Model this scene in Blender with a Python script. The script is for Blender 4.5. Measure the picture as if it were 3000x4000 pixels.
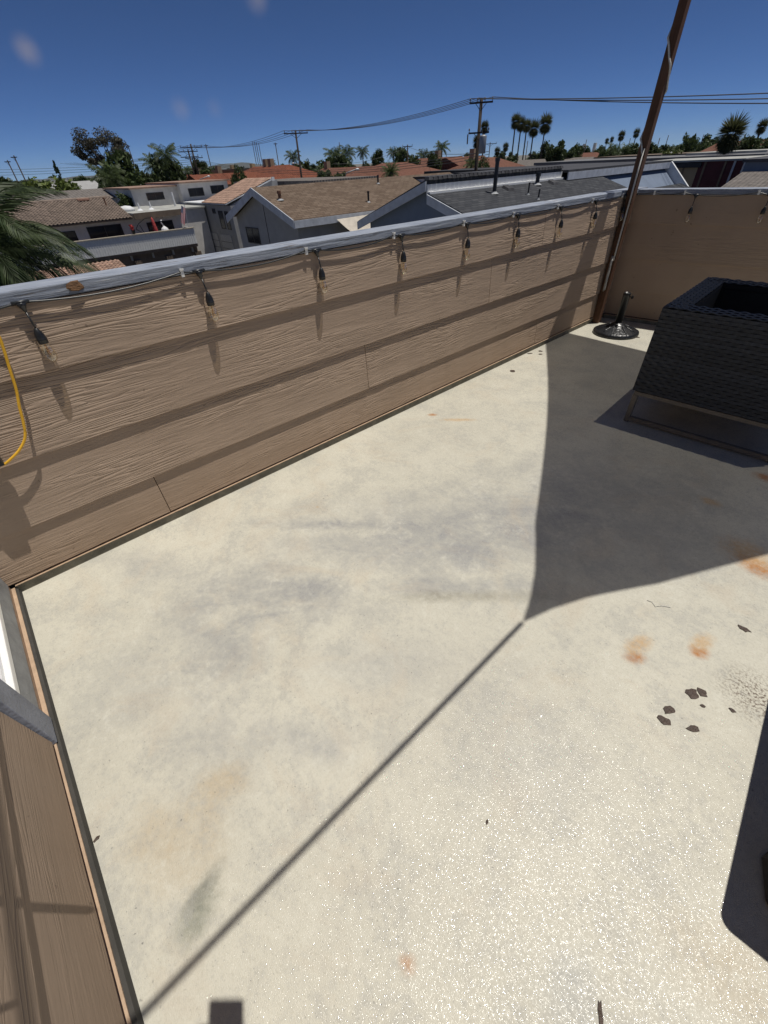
import bpy, math, random
from mathutils import Vector, Matrix
random.seed(7)
sc = bpy.context.scene
for o in list(bpy.data.objects): bpy.data.objects.remove(o)

# ---------------------------------------------------------------- camera (solved from the photograph's vanishing points)
H = 1.5                                     # lens height above the deck, metres
F, CX, CY = 1605.0, 1500.0, 2000.0          # focal length and centre in photo pixels (3000 x 4000)
RIGHT = Vector((0.67293926, 0.73856735, -0.04087817))
DOWN = Vector((0.45817, -0.45945, -0.76099))
FWD = RIGHT.cross(DOWN).normalized()
DOWN = FWD.cross(RIGHT).normalized()
RIGHT = RIGHT.normalized()
cam_d = bpy.data.cameras.new('camera'); cam = bpy.data.objects.new('camera', cam_d)
sc.collection.objects.link(cam); sc.camera = cam
cam_d.sensor_fit = 'HORIZONTAL'; cam_d.sensor_width = 36.0; cam_d.lens = F / 3000 * 36.0
cam_d.clip_start = 0.01; cam_d.clip_end = 40000
M = Matrix((RIGHT, -DOWN, -FWD)).transposed().to_4x4(); M.translation = (0, 0, H)
cam.matrix_world = M

# ---------------------------------------------------------------- sky, sun, exposure
SUN = Vector((0.1655, 0.200, 0.9655)).normalized()
w = bpy.data.worlds.new('World'); sc.world = w; w.use_nodes = True
nt = w.node_tree; nt.nodes.clear()
out = nt.nodes.new('ShaderNodeOutputWorld'); bg = nt.nodes.new('ShaderNodeBackground')
sky = nt.nodes.new('ShaderNodeTexSky'); sky.sky_type = 'NISHITA'; sky.sun_disc = False
sky.sun_elevation = math.asin(SUN.z); sky.sun_rotation = math.atan2(SUN.x, SUN.y)
sky.air_density = 1.0; sky.dust_density = 0.0; sky.ozone_density = 10.0; sky.altitude = 8200
bg.inputs['Strength'].default_value = 0.072
_tc = nt.nodes.new('ShaderNodeTexCoord'); _nz = nt.nodes.new('ShaderNodeTexNoise'); _nz.inputs['Scale'].default_value = 22; _nz.inputs['Detail'].default_value = 5
nt.links.new(_tc.outputs['Generated'], _nz.inputs['Vector']); _col = sky.outputs[0]
for _px, _py, _w, _a in ((105, 195, 62, 0.42), (705, 425, 50, 0.20), (838, 425, 42, 0.14), (1000, -8, 60, 0.35)):   # the few thin cloud puffs of the photograph
    _d = (RIGHT * ((_px - CX) / F) + DOWN * ((_py - CY) / F) + FWD); _s = _w / (F * _d.length); _d = _d.normalized()
    _v = nt.nodes.new('ShaderNodeVectorMath'); _v.operation = 'DISTANCE'; nt.links.new(_tc.outputs['Generated'], _v.inputs[0]); _v.inputs[1].default_value = _d
    _m = nt.nodes.new('ShaderNodeMapRange'); _m.interpolation_type = 'SMOOTHSTEP'; nt.links.new(_v.outputs['Value'], _m.inputs[0])
    for _i, _x in enumerate((0.0, _s, _a * 1.8, 0.0)): _m.inputs[_i + 1].default_value = _x
    _k = nt.nodes.new('ShaderNodeMath'); _k.operation = 'MULTIPLY'; nt.links.new(_m.outputs[0], _k.inputs[0]); nt.links.new(_nz.outputs['Fac'], _k.inputs[1])
    _x = nt.nodes.new('ShaderNodeMix'); _x.data_type = 'RGBA'; nt.links.new(_k.outputs[0], _x.inputs[0]); nt.links.new(_col, _x.inputs[6]); _x.inputs[7].default_value = (4.6, 4.2, 4.6, 1); _col = _x.outputs[2]
nt.links.new(_col, bg.inputs['Color']); nt.links.new(bg.outputs[0], out.inputs[0])
sd = bpy.data.lights.new('sun', 'SUN'); sd.energy = 4.2; sd.angle = math.radians(0.53); sd.color = (1.0, 0.955, 0.88)
so = bpy.data.objects.new('sun', sd); sc.collection.objects.link(so)
so.rotation_euler = (-SUN).to_track_quat('-Z', 'Y').to_euler(); so.location = SUN * 60
sc.view_settings.view_transform = 'Standard'; sc.view_settings.look = 'None'
sc.view_settings.gamma = 1; sc.view_settings.use_curve_mapping = False
sc.view_settings.exposure = -0.1

# ---------------------------------------------------------------- photo pixel -> direction, and points on known planes
def ray(x, y): return (RIGHT * ((x - CX) / F) + DOWN * ((y - CY) / F) + FWD).normalized()
CAM = Vector((0, 0, H))
def fl(x, y, z=0.0):
    d = ray(x, y); return CAM + d * ((z - H) / d.z)
def onx(x, y, X):
    d = ray(x, y); return CAM + d * (X / d.x)
def ony(x, y, Y):
    d = ray(x, y); return CAM + d * (Y / d.y)
def atr(x, y, r):
    d = ray(x, y); return CAM + d * (r / math.hypot(d.x, d.y))
def pxscale(x, y): return math.sqrt(F * F + (x - CX) ** 2 + (y - CY) ** 2)
GROUND = -6.0
HAZE_D = 1.8e-5

# ---------------------------------------------------------------- mesh helper
class MB:
    def __init__(s): s.v = []; s.f = []
    def quad(s, a, b, c, d):
        i = len(s.v); s.v += [tuple(a), tuple(b), tuple(c), tuple(d)]; s.f.append((i, i+1, i+2, i+3)); return s
    def poly(s, pts):
        i = len(s.v); s.v += [tuple(p) for p in pts]; s.f.append(tuple(range(i, i+len(pts)))); return s
    def box(s, x0, x1, y0, y1, z0, z1):
        return s.hexa([(x0,y0,z0),(x1,y0,z0),(x1,y1,z0),(x0,y1,z0),(x0,y0,z1),(x1,y0,z1),(x1,y1,z1),(x0,y1,z1)])
    def hexa(s, p):
        i = len(s.v); s.v += [tuple(q) for q in p]
        s.f += [(i,i+3,i+2,i+1),(i+4,i+5,i+6,i+7),(i,i+1,i+5,i+4),(i+1,i+2,i+6,i+5),(i+2,i+3,i+7,i+6),(i+3,i,i+4,i+7)]; return s
    def prism(s, prof, t):                   # closed profile (list of 3d points) extruded by vector t
        i = len(s.v); n = len(prof); t = Vector(t)
        s.v += [tuple(p) for p in prof] + [tuple(Vector(p) + t) for p in prof]
        s.f.append(tuple(range(i+n-1, i-1, -1))); s.f.append(tuple(range(i+n, i+2*n)))
        for k in range(n): s.f.append((i+k, i+(k+1) % n, i+n+(k+1) % n, i+n+k))
        return s
    def tube(s, pts, r, n=8, cap=True):
        pts = [Vector(p) for p in pts]; i = len(s.v)
        rs = r if isinstance(r, (list, tuple)) else [r] * len(pts)
        up = Vector((0.13, 0.21, 1)).normalized()
        for k, p in enumerate(pts):
            t = (pts[min(k+1, len(pts)-1)] - pts[max(k-1, 0)]).normalized()
            if abs(t.dot(up)) > 0.97: a = t.cross(Vector((1, 0.1, 0))).normalized()
            else: a = t.cross(up).normalized()
            b = t.cross(a)
            for j in range(n):
                q = p + (a * math.cos(2*math.pi*j/n) + b * math.sin(2*math.pi*j/n)) * rs[k]; s.v.append(tuple(q))
        for k in range(len(pts)-1):
            for j in range(n):
                s.f.append((i+k*n+j, i+k*n+(j+1) % n, i+(k+1)*n+(j+1) % n, i+(k+1)*n+j))
        if cap:
            s.f.append(tuple(i+j for j in range(n-1, -1, -1))); e = i+(len(pts)-1)*n; s.f.append(tuple(e+j for j in range(n)))
        return s
    def lathe(s, prof, c=(0, 0, 0), n=20):   # prof: (radius, z)
        i = len(s.v); c = Vector(c)
        for r, z in prof:
            for j in range(n): s.v.append((c.x + r*math.cos(2*math.pi*j/n), c.y + r*math.sin(2*math.pi*j/n), c.z + z))
        for k in range(len(prof)-1):
            for j in range(n): s.f.append((i+k*n+j, i+k*n+(j+1) % n, i+(k+1)*n+(j+1) % n, i+(k+1)*n+j))
        s.f.append(tuple(i+j for j in range(n-1, -1, -1))); e = i+(len(prof)-1)*n; s.f.append(tuple(e+j for j in range(n)))
        return s
    def mesh(s, name, mat=None, smooth=False):
        m = bpy.data.meshes.new(name); m.from_pydata(s.v, [], s.f); m.update()
        if mat: m.materials.append(mat)
        if smooth:
            for p in m.polygons: p.use_smooth = True
        return m
    def build(s, name, mat, parent=None, smooth=False, bevel=0, label=None):
        o = bpy.data.objects.new(name, s.mesh(name, mat, smooth)); sc.collection.objects.link(o)
        if parent: attach(o, parent)
        if bevel:
            b = o.modifiers.new('bevel', 'BEVEL'); b.width = bevel; b.segments = 2; b.limit_method = 'ANGLE'
        if label: o['label'] = label
        return o
def wmat(o):
    m = o.matrix_basis.copy(); p = o.parent
    if p: m = wmat(p) @ o.matrix_parent_inverse @ m
    return m
def attach(o, parent):
    o.parent = parent; o.matrix_parent_inverse = wmat(parent).inverted()
def tag(o, label=None, cat=None, group=None, kind=None):
    for k, v in (('label', label), ('category', cat), ('group', group), ('kind', kind)):
        if v: o[k] = v
    return o
def thing(name, label, cat, loc=(0, 0, 0), group=None):
    o = bpy.data.objects.new(name, None); sc.collection.objects.link(o); o.location = loc; o.empty_display_size = 0.2
    return tag(o, label, cat, group)
def inst(name, mesh, parent, loc=(0, 0, 0), scale=(1, 1, 1), rz=0.0):   # a local-space copy sharing mesh data
    o = bpy.data.objects.new(name, mesh); sc.collection.objects.link(o); o.parent = parent
    o.location = loc; o.scale = scale; o.rotation_euler = (0, 0, rz); return o

# ---------------------------------------------------------------- material helper
class NT:
    def __init__(s, name):
        s.m = bpy.data.materials.new(name); s.m.use_nodes = True; s.t = s.m.node_tree; s.n = s.t.nodes
        s.b = s.n['Principled BSDF']; s.tc = None
    def new(s, t, **k):
        n = s.n.new(t)
        for a, v in k.items(): setattr(n, a, v)
        return n
    def link(s, a, b): s.t.links.new(a, b)
    def co(s, kind='Object'):
        if not s.tc: s.tc = s.new('ShaderNodeTexCoord')
        return s.tc.outputs[kind]
    def val(s, x, sock):
        if isinstance(x, (int, float)): sock.default_value = x
        elif isinstance(x, (tuple, list)): sock.default_value = tuple(x) + ((1,) if len(x) == 3 and len(sock.default_value) == 4 else ())
        else: s.link(x, sock)
    def math(s, op, a, b=0.0, c=None, clamp=False):
        n = s.new('ShaderNodeMath', operation=op, use_clamp=clamp); s.val(a, n.inputs[0]); s.val(b, n.inputs[1])
        if c is not None: s.val(c, n.inputs[2])
        return n.outputs[0]
    def vmath(s, op, a, b):
        n = s.new('ShaderNodeVectorMath', operation=op); s.val(a, n.inputs[0]); s.val(b, n.inputs[1])
        return n.outputs['Value'] if op in ('LENGTH', 'DISTANCE', 'DOT_PRODUCT') else n.outputs[0]
    def noise(s, vec, scale=5.0, detail=4.0, rough=0.55, dist=0.0, col=False):
        n = s.new('ShaderNodeTexNoise'); s.val(vec, n.inputs['Vector']); n.inputs['Scale'].default_value = scale
        n.inputs['Detail'].default_value = detail; n.inputs['Roughness'].default_value = rough; n.inputs['Distortion'].default_value = dist
        return n.outputs['Color' if col else 'Fac']
    def ramp(s, f, stops, interp='LINEAR'):
        n = s.new('ShaderNodeValToRGB'); s.val(f, n.inputs[0]); r = n.color_ramp; r.interpolation = interp
        while len(r.elements) < len(stops): r.elements.new(0.5)
        for e, (p, c) in zip(r.elements, stops):
            e.position = p; e.color = (c, c, c, 1) if isinstance(c, (int, float)) else tuple(c) + (1,)
        return n.outputs[0]
    def mix(s, f, a, b, mode='MIX'):
        n = s.new('ShaderNodeMix', data_type='RGBA', blend_type=mode); s.val(f, n.inputs[0])
        s.val(a, n.inputs[6]); s.val(b, n.inputs[7]); return n.outputs[2]
    def bump(s, h, dist=0.01, strength=1.0, normal=None):
        n = s.new('ShaderNodeBump'); n.inputs['Strength'].default_value = strength; n.inputs['Distance'].default_value = dist
        s.val(h, n.inputs['Height'])
        if normal: s.link(normal, n.inputs['Normal'])
        return n.outputs[0]
    def scale(s, vec, v): return s.vmath('MULTIPLY', vec, v)
    def set(s, color=None, rough=None, normal=None, spec=None, metal=None):
        if color is not None: s.val(color, s.b.inputs['Base Color'])
        if rough is not None: s.val(rough, s.b.inputs['Roughness'])
        if normal is not None: s.link(normal, s.b.inputs['Normal'])
        if spec is not None: s.b.inputs['Specular IOR Level'].default_value = spec
        if metal is not None: s.b.inputs['Metallic'].default_value = metal
        return s.m
def plain(name, col, rough=0.6, var=0.18, scale=8.0, bump=0.0, bscale=60.0, spec=0.4, metal=0.0, rnd=0.0):
    n = NT(name); c = n.co(); f = n.noise(c, scale, 5)
    lo = tuple(x * (1 - var) for x in col); hi = tuple(min(1, x * (1 + var)) for x in col)
    k = n.mix(n.ramp(f, [(0.3, 0.0), (0.7, 1.0)]), lo, hi)
    if rnd:
        oi = n.new('ShaderNodeObjectInfo'); v = n.math('MULTIPLY_ADD', oi.outputs['Random'], 2 * rnd, 1 - rnd)
        k = n.vmath('SCALE', k, (0, 0, 0)); k.node.inputs['Scale'].default_value = 1.0; n.link(v, k.node.inputs['Scale'])
    nm = n.bump(n.noise(c, bscale, 3), 0.01, bump) if bump else None
    return n.set(k, rough, nm, spec, metal)

def siding(name, axis, col, bd=0.0034):
    n = NT(name); c = n.co(); oi = n.new('ShaderNodeObjectInfo')
    off = n.new('ShaderNodeCombineXYZ'); r = n.math('MULTIPLY', oi.outputs['Random'], 37.0)
    n.link(r, off.inputs[axis]); c = n.vmath('ADD', c, off.outputs[0])
    along = [3.0, 3.0, 22.0]; along[axis] = 1.3
    a = n.noise(n.scale(c, tuple(along)), 1.0, 2.5, 0.5)
    sep = n.new('ShaderNodeSeparateXYZ'); n.link(c, sep.inputs[0])
    g = n.math('MULTIPLY_ADD', a, 32.0, n.math('MULTIPLY', sep.outputs[2], 88.0))
    ring = n.math('POWER', n.math('ABSOLUTE', n.math('SINE', g)), 0.55)
    am = [1.0, 1.0, 5.0]; am[axis] = 1.1
    amp = n.ramp(n.noise(n.scale(c, tuple(am)), 1.0, 2), [(0.45, 0.05), (0.62, 1.0)])
    fi = [9.0, 9.0, 150.0]; fi[axis] = 9.0
    fine = n.noise(n.scale(c, tuple(fi)), 1.0, 4, 0.6)
    md = [4.0, 4.0, 42.0]; md[axis] = 4.0
    med = n.noise(n.scale(c, tuple(md)), 1.0, 3, 0.5, 0.6)
    h = n.math('MULTIPLY_ADD', n.math('MULTIPLY', ring, amp), 1.0, n.math('MULTIPLY', fine, 0.5))
    h = n.math('MULTIPLY_ADD', med, 0.75, h)
    dirt = n.ramp(n.noise(n.scale(c, (2.2, 2.2, 0.8)), 1.6, 5, 0.62), [(0.35, 0.0), (0.75, 1.0)])
    k = n.mix(n.math('MULTIPLY', dirt, 0.35), col, tuple(x * 0.66 for x in col))
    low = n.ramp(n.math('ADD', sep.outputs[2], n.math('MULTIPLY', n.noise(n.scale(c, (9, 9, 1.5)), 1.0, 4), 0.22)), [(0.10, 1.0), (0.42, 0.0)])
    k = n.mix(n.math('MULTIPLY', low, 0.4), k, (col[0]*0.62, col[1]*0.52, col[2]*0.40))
    spk = n.ramp(n.noise(c, 31.0, 2), [(0.735, 0.0), (0.75, 1.0)])
    k = n.mix(n.math('MULTIPLY', spk, 0.5), k, (0.11, 0.08, 0.06))
    return n.set(k, 0.72, n.bump(h, bd, 1.0), 0.25)
SIDE_COL = (0.415, 0.312, 0.232)
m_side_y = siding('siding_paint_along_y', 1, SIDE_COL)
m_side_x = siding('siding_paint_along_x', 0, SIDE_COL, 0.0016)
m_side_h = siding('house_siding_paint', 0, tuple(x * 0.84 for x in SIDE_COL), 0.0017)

# painted cap: grey blue, worn along the grain
def cap_mat(axis):
    n = NT('weathered_grey_cap'); c = n.co(); v = [40.0, 40.0, 90.0]; v[axis] = 5.0
    g = n.noise(n.scale(c, tuple(v)), 1.0, 6, 0.65); s2 = n.noise(n.scale(c, (3, 3, 3)), 1.0, 4)
    k = n.mix(n.ramp(g, [(0.35, 0.0), (0.6, 1.0)]), (0.20, 0.23, 0.29), (0.33, 0.36, 0.42))
    k = n.mix(n.ramp(n.math('ADD', g, n.math('MULTIPLY', s2, 0.5)), [(0.90, 0.0), (0.96, 0.8)]), k, (0.55, 0.56, 0.57))
    k = n.mix(n.ramp(n.math('ADD', g, n.math('MULTIPLY', s2, -0.6)), [(0.0, 0.7), (0.07, 0.0)]), k, (0.13, 0.10, 0.075))
    return n.set(k, 0.7, n.bump(g, 0.007, 1.0), 0.25)
m_cap_y, m_cap_x = cap_mat(1), cap_mat(0)
m_trim = plain('tan_trim', (0.46, 0.33, 0.225), 0.7, 0.15, 20, 0.3, 120)
m_cream = plain('cream_cove', (0.19, 0.175, 0.135), 0.7, 0.35, 14, 0.4, 180)
m_black = plain('black_plastic', (0.012, 0.013, 0.015), 0.38, 0.2, 30, spec=0.5)
m_cable = plain('black_cable', (0.02, 0.022, 0.025), 0.35, 0.1, 30, spec=0.6)
m_white_plastic = plain('white_plastic', (0.82, 0.82, 0.8), 0.4, 0.04, 20)
m_dark = plain('dark_gap', (0.02, 0.016, 0.014), 0.9, 0.2, 10)

# deck coating: cream paint with fine grit that glints, grey scuffs, rust spots
def deck_mat():
    n = NT('cream_deck_coating'); c = n.co()
    big = n.noise(c, 1.1, 6, 0.6, 0.4); mid = n.noise(c, 5.0, 6, 0.65); grain = n.noise(c, 110.0, 4, 0.65)
    k = n.mix(n.ramp(big, [(0.3, 0.0), (0.7, 1.0)]), (0.485, 0.465, 0.39), (0.575, 0.55, 0.46))
    NZ = {5.0: n.math('SUBTRACT', n.noise(n.scale(c, (1, 1, 0)), 4.5, 7, 0.72, 0.5), 0.5), 22.0: n.math('SUBTRACT', n.noise(n.scale(c, (1, 1, 0)), 24.0, 6, 0.7), 0.5)}
    _ro = n.new('ShaderNodeVectorRotate', rotation_type='Z_AXIS'); n.link(c, _ro.inputs['Vector']); _ro.inputs['Angle'].default_value = -0.75
    streak = n.noise(n.scale(_ro.outputs[0], (3.0, 8.0, 1.0)), 1.0, 7, 0.72, 0.8)
    BRK = {5.0: n.ramp(n.math('MULTIPLY_ADD', n.noise(c, 30.0, 7, 0.78), 0.5, n.math('MULTIPLY', streak, 0.5)), [(0.38, 0.25), (0.60, 1.0)]), 22.0: n.ramp(n.noise(c, 60.0, 4, 0.7), [(0.3, 0.5), (0.6, 1.0)])}
    def blob(k, p, rx, ry, rot, col, amt, soft=0.6, ns=6.0, warp=0.35):
        v = n.new('ShaderNodeVectorMath', operation='SUBTRACT'); n.link(c, v.inputs[0]); v.inputs[1].default_value = (p[0], p[1], 0)
        ro = n.new('ShaderNodeVectorRotate', rotation_type='Z_AXIS'); n.link(v.outputs[0], ro.inputs['Vector']); ro.inputs['Angle'].default_value = -rot
        d = n.vmath('LENGTH', n.scale(ro.outputs[0], (1/rx, 1/ry, 0)), (0, 0, 0))
        d = n.math('ADD', d, n.math('MULTIPLY', NZ[ns], warp * 3))
        f = n.math('MULTIPLY', n.ramp(d, [(max(0, 1 - soft), 1.0), (1.0, 0.0)], 'EASE'), n.math('MULTIPLY', BRK[ns], amt))
        return n.mix(f, k, col)
    GY = (0.275, 0.275, 0.275); G2 = (0.315, 0.313, 0.305); RU = (0.38, 0.14, 0.02); TN = (0.46, 0.39, 0.28)
    for px, py, rx, ry, rot, col, amt in [
        (1000, 2300, .30, .16, .5, GY, .75), (760, 2420, .22, .12, .2, GY, .6), (900, 2560, .17, .13, .3, GY, .7), (1250, 2330, .22, .12, .6, GY, .55),
        (1350, 2130, .45, .10, .75, G2, .6), (1700, 2150, .40, .16, .9, G2, .75), (1900, 2020, .42, .20, .9, GY, .55), (1600, 2000, .5, .16, .8, G2, .5),
        (2050, 2100, .35, .22, .9, GY, .6), (2300, 1900, .7, .3, .9, GY, .5), (2500, 2050, .5, .3, .9, GY, .45), (560, 2200, .3, .1, .4, G2, .5),
        (1180, 2900, .20, .06, .6, G2, .6), (1500, 2600, .35, .12, .7, G2, .4), (820, 2880, .2, .12, .2, G2, .45), (500, 2680, .25, .14, .2, G2, .4),
        (1750, 2750, .16, .3, .1, (.50, .47, .39), .5), (2050, 2900, .25, .2, 0, G2, .35),
        (860, 3060, .09, .05, .9, TN, .8), (820, 3120, .06, .08, .2, TN, .7), (700, 3300, .16, .09, .5, TN, .6), (640, 3230, .10, .07, .5, TN, .5), (770, 3560, .040, .065, .3, (.17, .18, .14), .9), (800, 3470, .02, .06, .2, (.2, .2, .17), .7), (1300, 2050, .5, .05, .75, GY, .7), (1750, 2290, .5, .05, .8, GY, .7), (1850, 2330, .4, .03, .82, (.30, .28, .22), .8),
        (2240, 3900, .07, .06, 0, (.30, .31, .31), .55), (1590, 3760, .02, .015, 0, RU, .6), (2900, 3800, .2, .08, .4, TN, .6)]:
        p = fl(px, py); k = blob(k, p, rx * 1.55, ry * 1.75, rot, col, min(0.9, amt * 1.2), 1.0, 5.0, 0.6)
    for px, py, rx, ry, rot, amt in [(2478, 2570, .034, .022, .9, 1.0), (2492, 2520, .06, .028, 1.35, .6), (2732, 2548, .030, .024, .6, 1.0), (2742, 2510, .05, .026, 1.35, .55),
        (2955, 2215, .07, .05, -.3, 1.0), (2925, 2160, .10, .08, 0, .5), (1690, 1620, .03, .018, .8, .8), (1790, 1640, .11, .02, .75, .5), (2990, 1865, .05, .04, 0, .8), (2775, 1960, .05, .03, 0, .45), (1240, 1980, .01, .008, 0, .6)]:
        k = blob(k, fl(px, py), rx * 1.7, ry * 1.7, rot, RU if amt > .6 else (.48, .28, .10), min(amt * 1.35, .97), 0.85, 22.0, 0.32)
    # damp brown grit in the corner beside the side table
    p = fl(2955, 2720); f = n.ramp(n.vmath('LENGTH', n.scale(n.vmath('SUBTRACT', c, (p.x, p.y, 0)), (7.0, 7.0, 0)), (0, 0, 0)), [(0.2, 1.0), (1.0, 0.0)])
    k = n.mix(n.math('MULTIPLY', f, n.ramp(grain, [(0.48, 0.0), (0.58, 1.0)])), k, (0.12, 0.085, 0.06))
    fine = n.noise(c, 38.0, 6, 0.75)
    k = n.mix(n.math('MULTIPLY', n.ramp(n.math('MULTIPLY_ADD', fine, 0.45, n.math('MULTIPLY', mid, 0.55)), [(0.49, 0.0), (0.58, 1.0)]), 0.40), k, (0.34, 0.335, 0.31))
    k = n.mix(n.math('MULTIPLY', n.ramp(n.math('MULTIPLY_ADD', fine, 0.5, n.math('MULTIPLY', mid, 0.5)), [(0.36, 1.0), (0.47, 0.0)]), 0.40), k, (0.66, 0.645, 0.56))
    k = n.mix(n.math('MULTIPLY', n.ramp(n.noise(c, 2.3, 6, 0.7, 1.2), [(0.52, 0.0), (0.66, 1.0)]), 0.28), k, (0.48, 0.40, 0.30))
    pit = n.math('MULTIPLY', n.ramp(n.noise(c, 95.0, 3, 0.7), [(0.63, 0.0), (0.70, 1.0)]), n.ramp(mid, [(0.4, 0.35), (0.6, 1.0)]))
    k = n.mix(n.math('MULTIPLY', pit, 0.85), k, (0.19, 0.185, 0.17))
    hgt = n.math('MULTIPLY_ADD', n.noise(c, 360.0, 0.6, 0.5), 1.0, n.math('MULTIPLY', grain, 0.4))
    wet = n.ramp(n.noise(c, 120.0, 3, 0.7), [(0.41, 0.06), (0.52, 0.62)])
    n.set(k, wet, n.bump(hgt, 0.00085, 1.0), 0.42); return n.m
m_deck = deck_mat()

def glass_mat(name, col=(1, 1, 1), rough=0.02, tint=0.9):
    n = NT(name); n.b.inputs['Base Color'].default_value = tuple(col) + (1,); n.b.inputs['Roughness'].default_value = rough
    tr = n.new('ShaderNodeBsdfTransparent'); tr.inputs[0].default_value = tuple(c * tint for c in col) + (1,)
    mx = n.new('ShaderNodeMixShader'); fr = n.new('ShaderNodeLayerWeight'); fr.inputs[0].default_value = 0.35
    n.link(n.math('MULTIPLY_ADD', fr.outputs['Facing'], 0.55, 0.10), mx.inputs[0]); n.link(tr.outputs[0], mx.inputs[1])
    gl = n.new('ShaderNodeBsdfGlossy'); gl.inputs['Roughness'].default_value = rough; gl.inputs[0].default_value = (1, 1, 1, 1)
    n.link(gl.outputs[0], mx.inputs[2]); n.link(mx.outputs[0], n.n['Material Output'].inputs[0]); return n.m
m_bulb = glass_mat('amber_bulb_glass', (1.0, 0.95, 0.83), 0.03, 0.95)
m_filament = plain('amber_filament', (0.7, 0.35, 0.08), 0.4, 0.05)

# ================================================================ THE DECK
dk = MB().box(-2.32, 3.6, -4.2, 6.2, -0.3, 0.0).build('deck_floor', m_deck); tag(dk, 'cream grit coated roof deck floor with scuffs and rust spots', kind='structure')

WX = -2.157                                   # inner face of the long parapet
LAPS = [1.152, 0.914, 0.599, 0.300, 0.062]
def board_run(parent, mat, org, e, nrm, u0, u1, joints, rows=LAPS):
    """lap siding: one wedge shaped board per piece, lower edge proud of the board below"""
    org, e, nrm = Vector(org), Vector(e).normalized(), Vector(nrm).normalized()
    for k in range(len(rows)-1):
        zt, zb = rows[k], rows[k+1]; cuts = [u0] + [j for j in joints[k % len(joints)]] + [u1]
        for a, b in zip(cuts[:-1], cuts[1:]):
            a += 0.0016; b -= 0.0016
            tb, tt = 0.0175 + random.uniform(-.0008, .0008), 0.0032
            P = lambda u, d, z: tuple(org + e * u + nrm * d + Vector((0, 0, z)))
            MB().hexa([P(a, 0, zb), P(a, tb, zb), P(b, tb, zb), P(b, 0, zb), P(a, 0, zt), P(a, tt, zt), P(b, tt, zt), P(b, 0, zt)]).build('siding_board', mat, parent, bevel=0.0012)
wall = thing('parapet_wall', 'long tan lap siding parapet wall running from the near left corner to the post', 'wall', (WX, 2.4, 0))
MB().box(-2.29, WX - 0.001, -0.62, 5.6, -0.28, 1.154).build('wall_core', m_dark, wall)
board_run(wall, m_side_y, (WX, 0, 0), (0, 1, 0), (1, 0, 0), -0.52, 5.372, [[3.72], [-0.32, 3.05], [1.74], [0.255, 3.9]])
MB().box(-2.300, -2.146, -0.62, 5.60, 1.156, 1.199).build('cap_board', m_cap_y, wall, bevel=0.004)
MB().lathe([(.004, .006), (.022, .004), (.026, 0.0), (.012, -.012)], (0, 0, 0), 9).build('knot_hole', plain('bare_wood_knot', (0.16, 0.085, 0.04), 0.8, 0.5, 90, 0.8, 160), None)
_k = bpy.data.objects['knot_hole']; _k.location = (-2.1445, 0.31, 1.183); _k.rotation_euler = (0, 1.45, 0.2); _k.scale = (.7, 1.5, .6); attach(_k, wall)
t = MB().prism([(WX, -0.49, 0.0), (-2.141, -0.49, 0.0), (-2.141, -0.49, 0.040), (-2.1345, -0.49, 0.042), (-2.1345, -0.49, 0.048), (WX, -0.49, 0.050)], (0, 5.87, 0))
t.build('base_trim', m_cream, wall)
MB().box(WX + 0.003, -2.1335, -0.488, 5.375, 0.0485, 0.0515).build('trim_ledge', m_trim, wall)

# far wall
BP, BE = Vector((-2.186, 5.380, 0)), Vector((0.9905, 0.1375, 0)).normalized(); BN = Vector((BE.y, -BE.x, 0))
bw = thing('parapet_wall', 'shaded tan lap siding parapet wall behind the wicker armchair', 'wall', tuple(BP + BE * 1.5))
def BPt(u, d, z): return tuple(BP + BE * u + BN * d + Vector((0, 0, z)))
def bbox(u0, u1, d0, d1, z0, z1):
    return MB().hexa([BPt(u0, d0, z0), BPt(u0, d1, z0), BPt(u1, d1, z0), BPt(u1, d0, z0), BPt(u0, d0, z1), BPt(u0, d1, z1), BPt(u1, d1, z1), BPt(u1, d0, z1)])
bbox(0.0, 5.6, -0.10, -0.001, -0.28, 1.150).build('wall_core', m_dark, bw)
board_run(bw, m_side_x, BP, BE, BN, 0.025, 5.5, [[2.2], [1.55, 4.0], [2.9], [0.9, 3.6]], [1.146, 0.913, 0.603, 0.300, 0.05])
bbox(0.045, 5.6, -0.14, 0.022, 1.150, 1.192).build('cap_board', m_cap_x, bw, bevel=0.004)
bbox(0.05, 5.5, 0.0, 0.036, 0.0, 0.038).build('base_trim', m_cream, bw)
bbox(0.06, 5.5, 0.004, 0.040, 0.0385, 0.0415).build('trim_ledge', m_trim, bw)

# house wall along the near left edge
HY = -0.515
hwall = thing('house_wall', 'tan siding house wall with a white framed door along the near left edge', 'wall', (-0.6, HY, 0))
MB().box(-1.19, 2.6, HY - 0.12, HY - 0.001, -0.2, 2.9).build('wall_core', m_dark, hwall)
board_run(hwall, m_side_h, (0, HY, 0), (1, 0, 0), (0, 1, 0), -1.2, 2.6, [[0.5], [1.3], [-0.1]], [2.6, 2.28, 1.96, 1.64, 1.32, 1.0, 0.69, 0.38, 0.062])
MB().box(-2.145, 2.6, HY - 0.02, HY + 0.004, 0.0, 0.066).build('skirt_board', plain('brown_skirt', (0.36, 0.255, 0.18), 0.7, 0.15, 12, 0.4, 90), hwall)
MB().box(-2.145, 2.6, HY + 0.004, HY + 0.0285, 0.0, 0.033).build('base_trim', plain('dark_cove', (0.055, 0.052, 0.046), 0.8, 0.2, 20), hwall)
MB().box(-2.144, 2.6, HY + 0.0045, HY + 0.0185, 0.034, 0.039).build('trim_ledge', m_trim, hwall)
m_slate = plain('slate_grey_paint', (0.20, 0.215, 0.26), 0.6, 0.2, 9, 0.35, 70)
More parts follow.
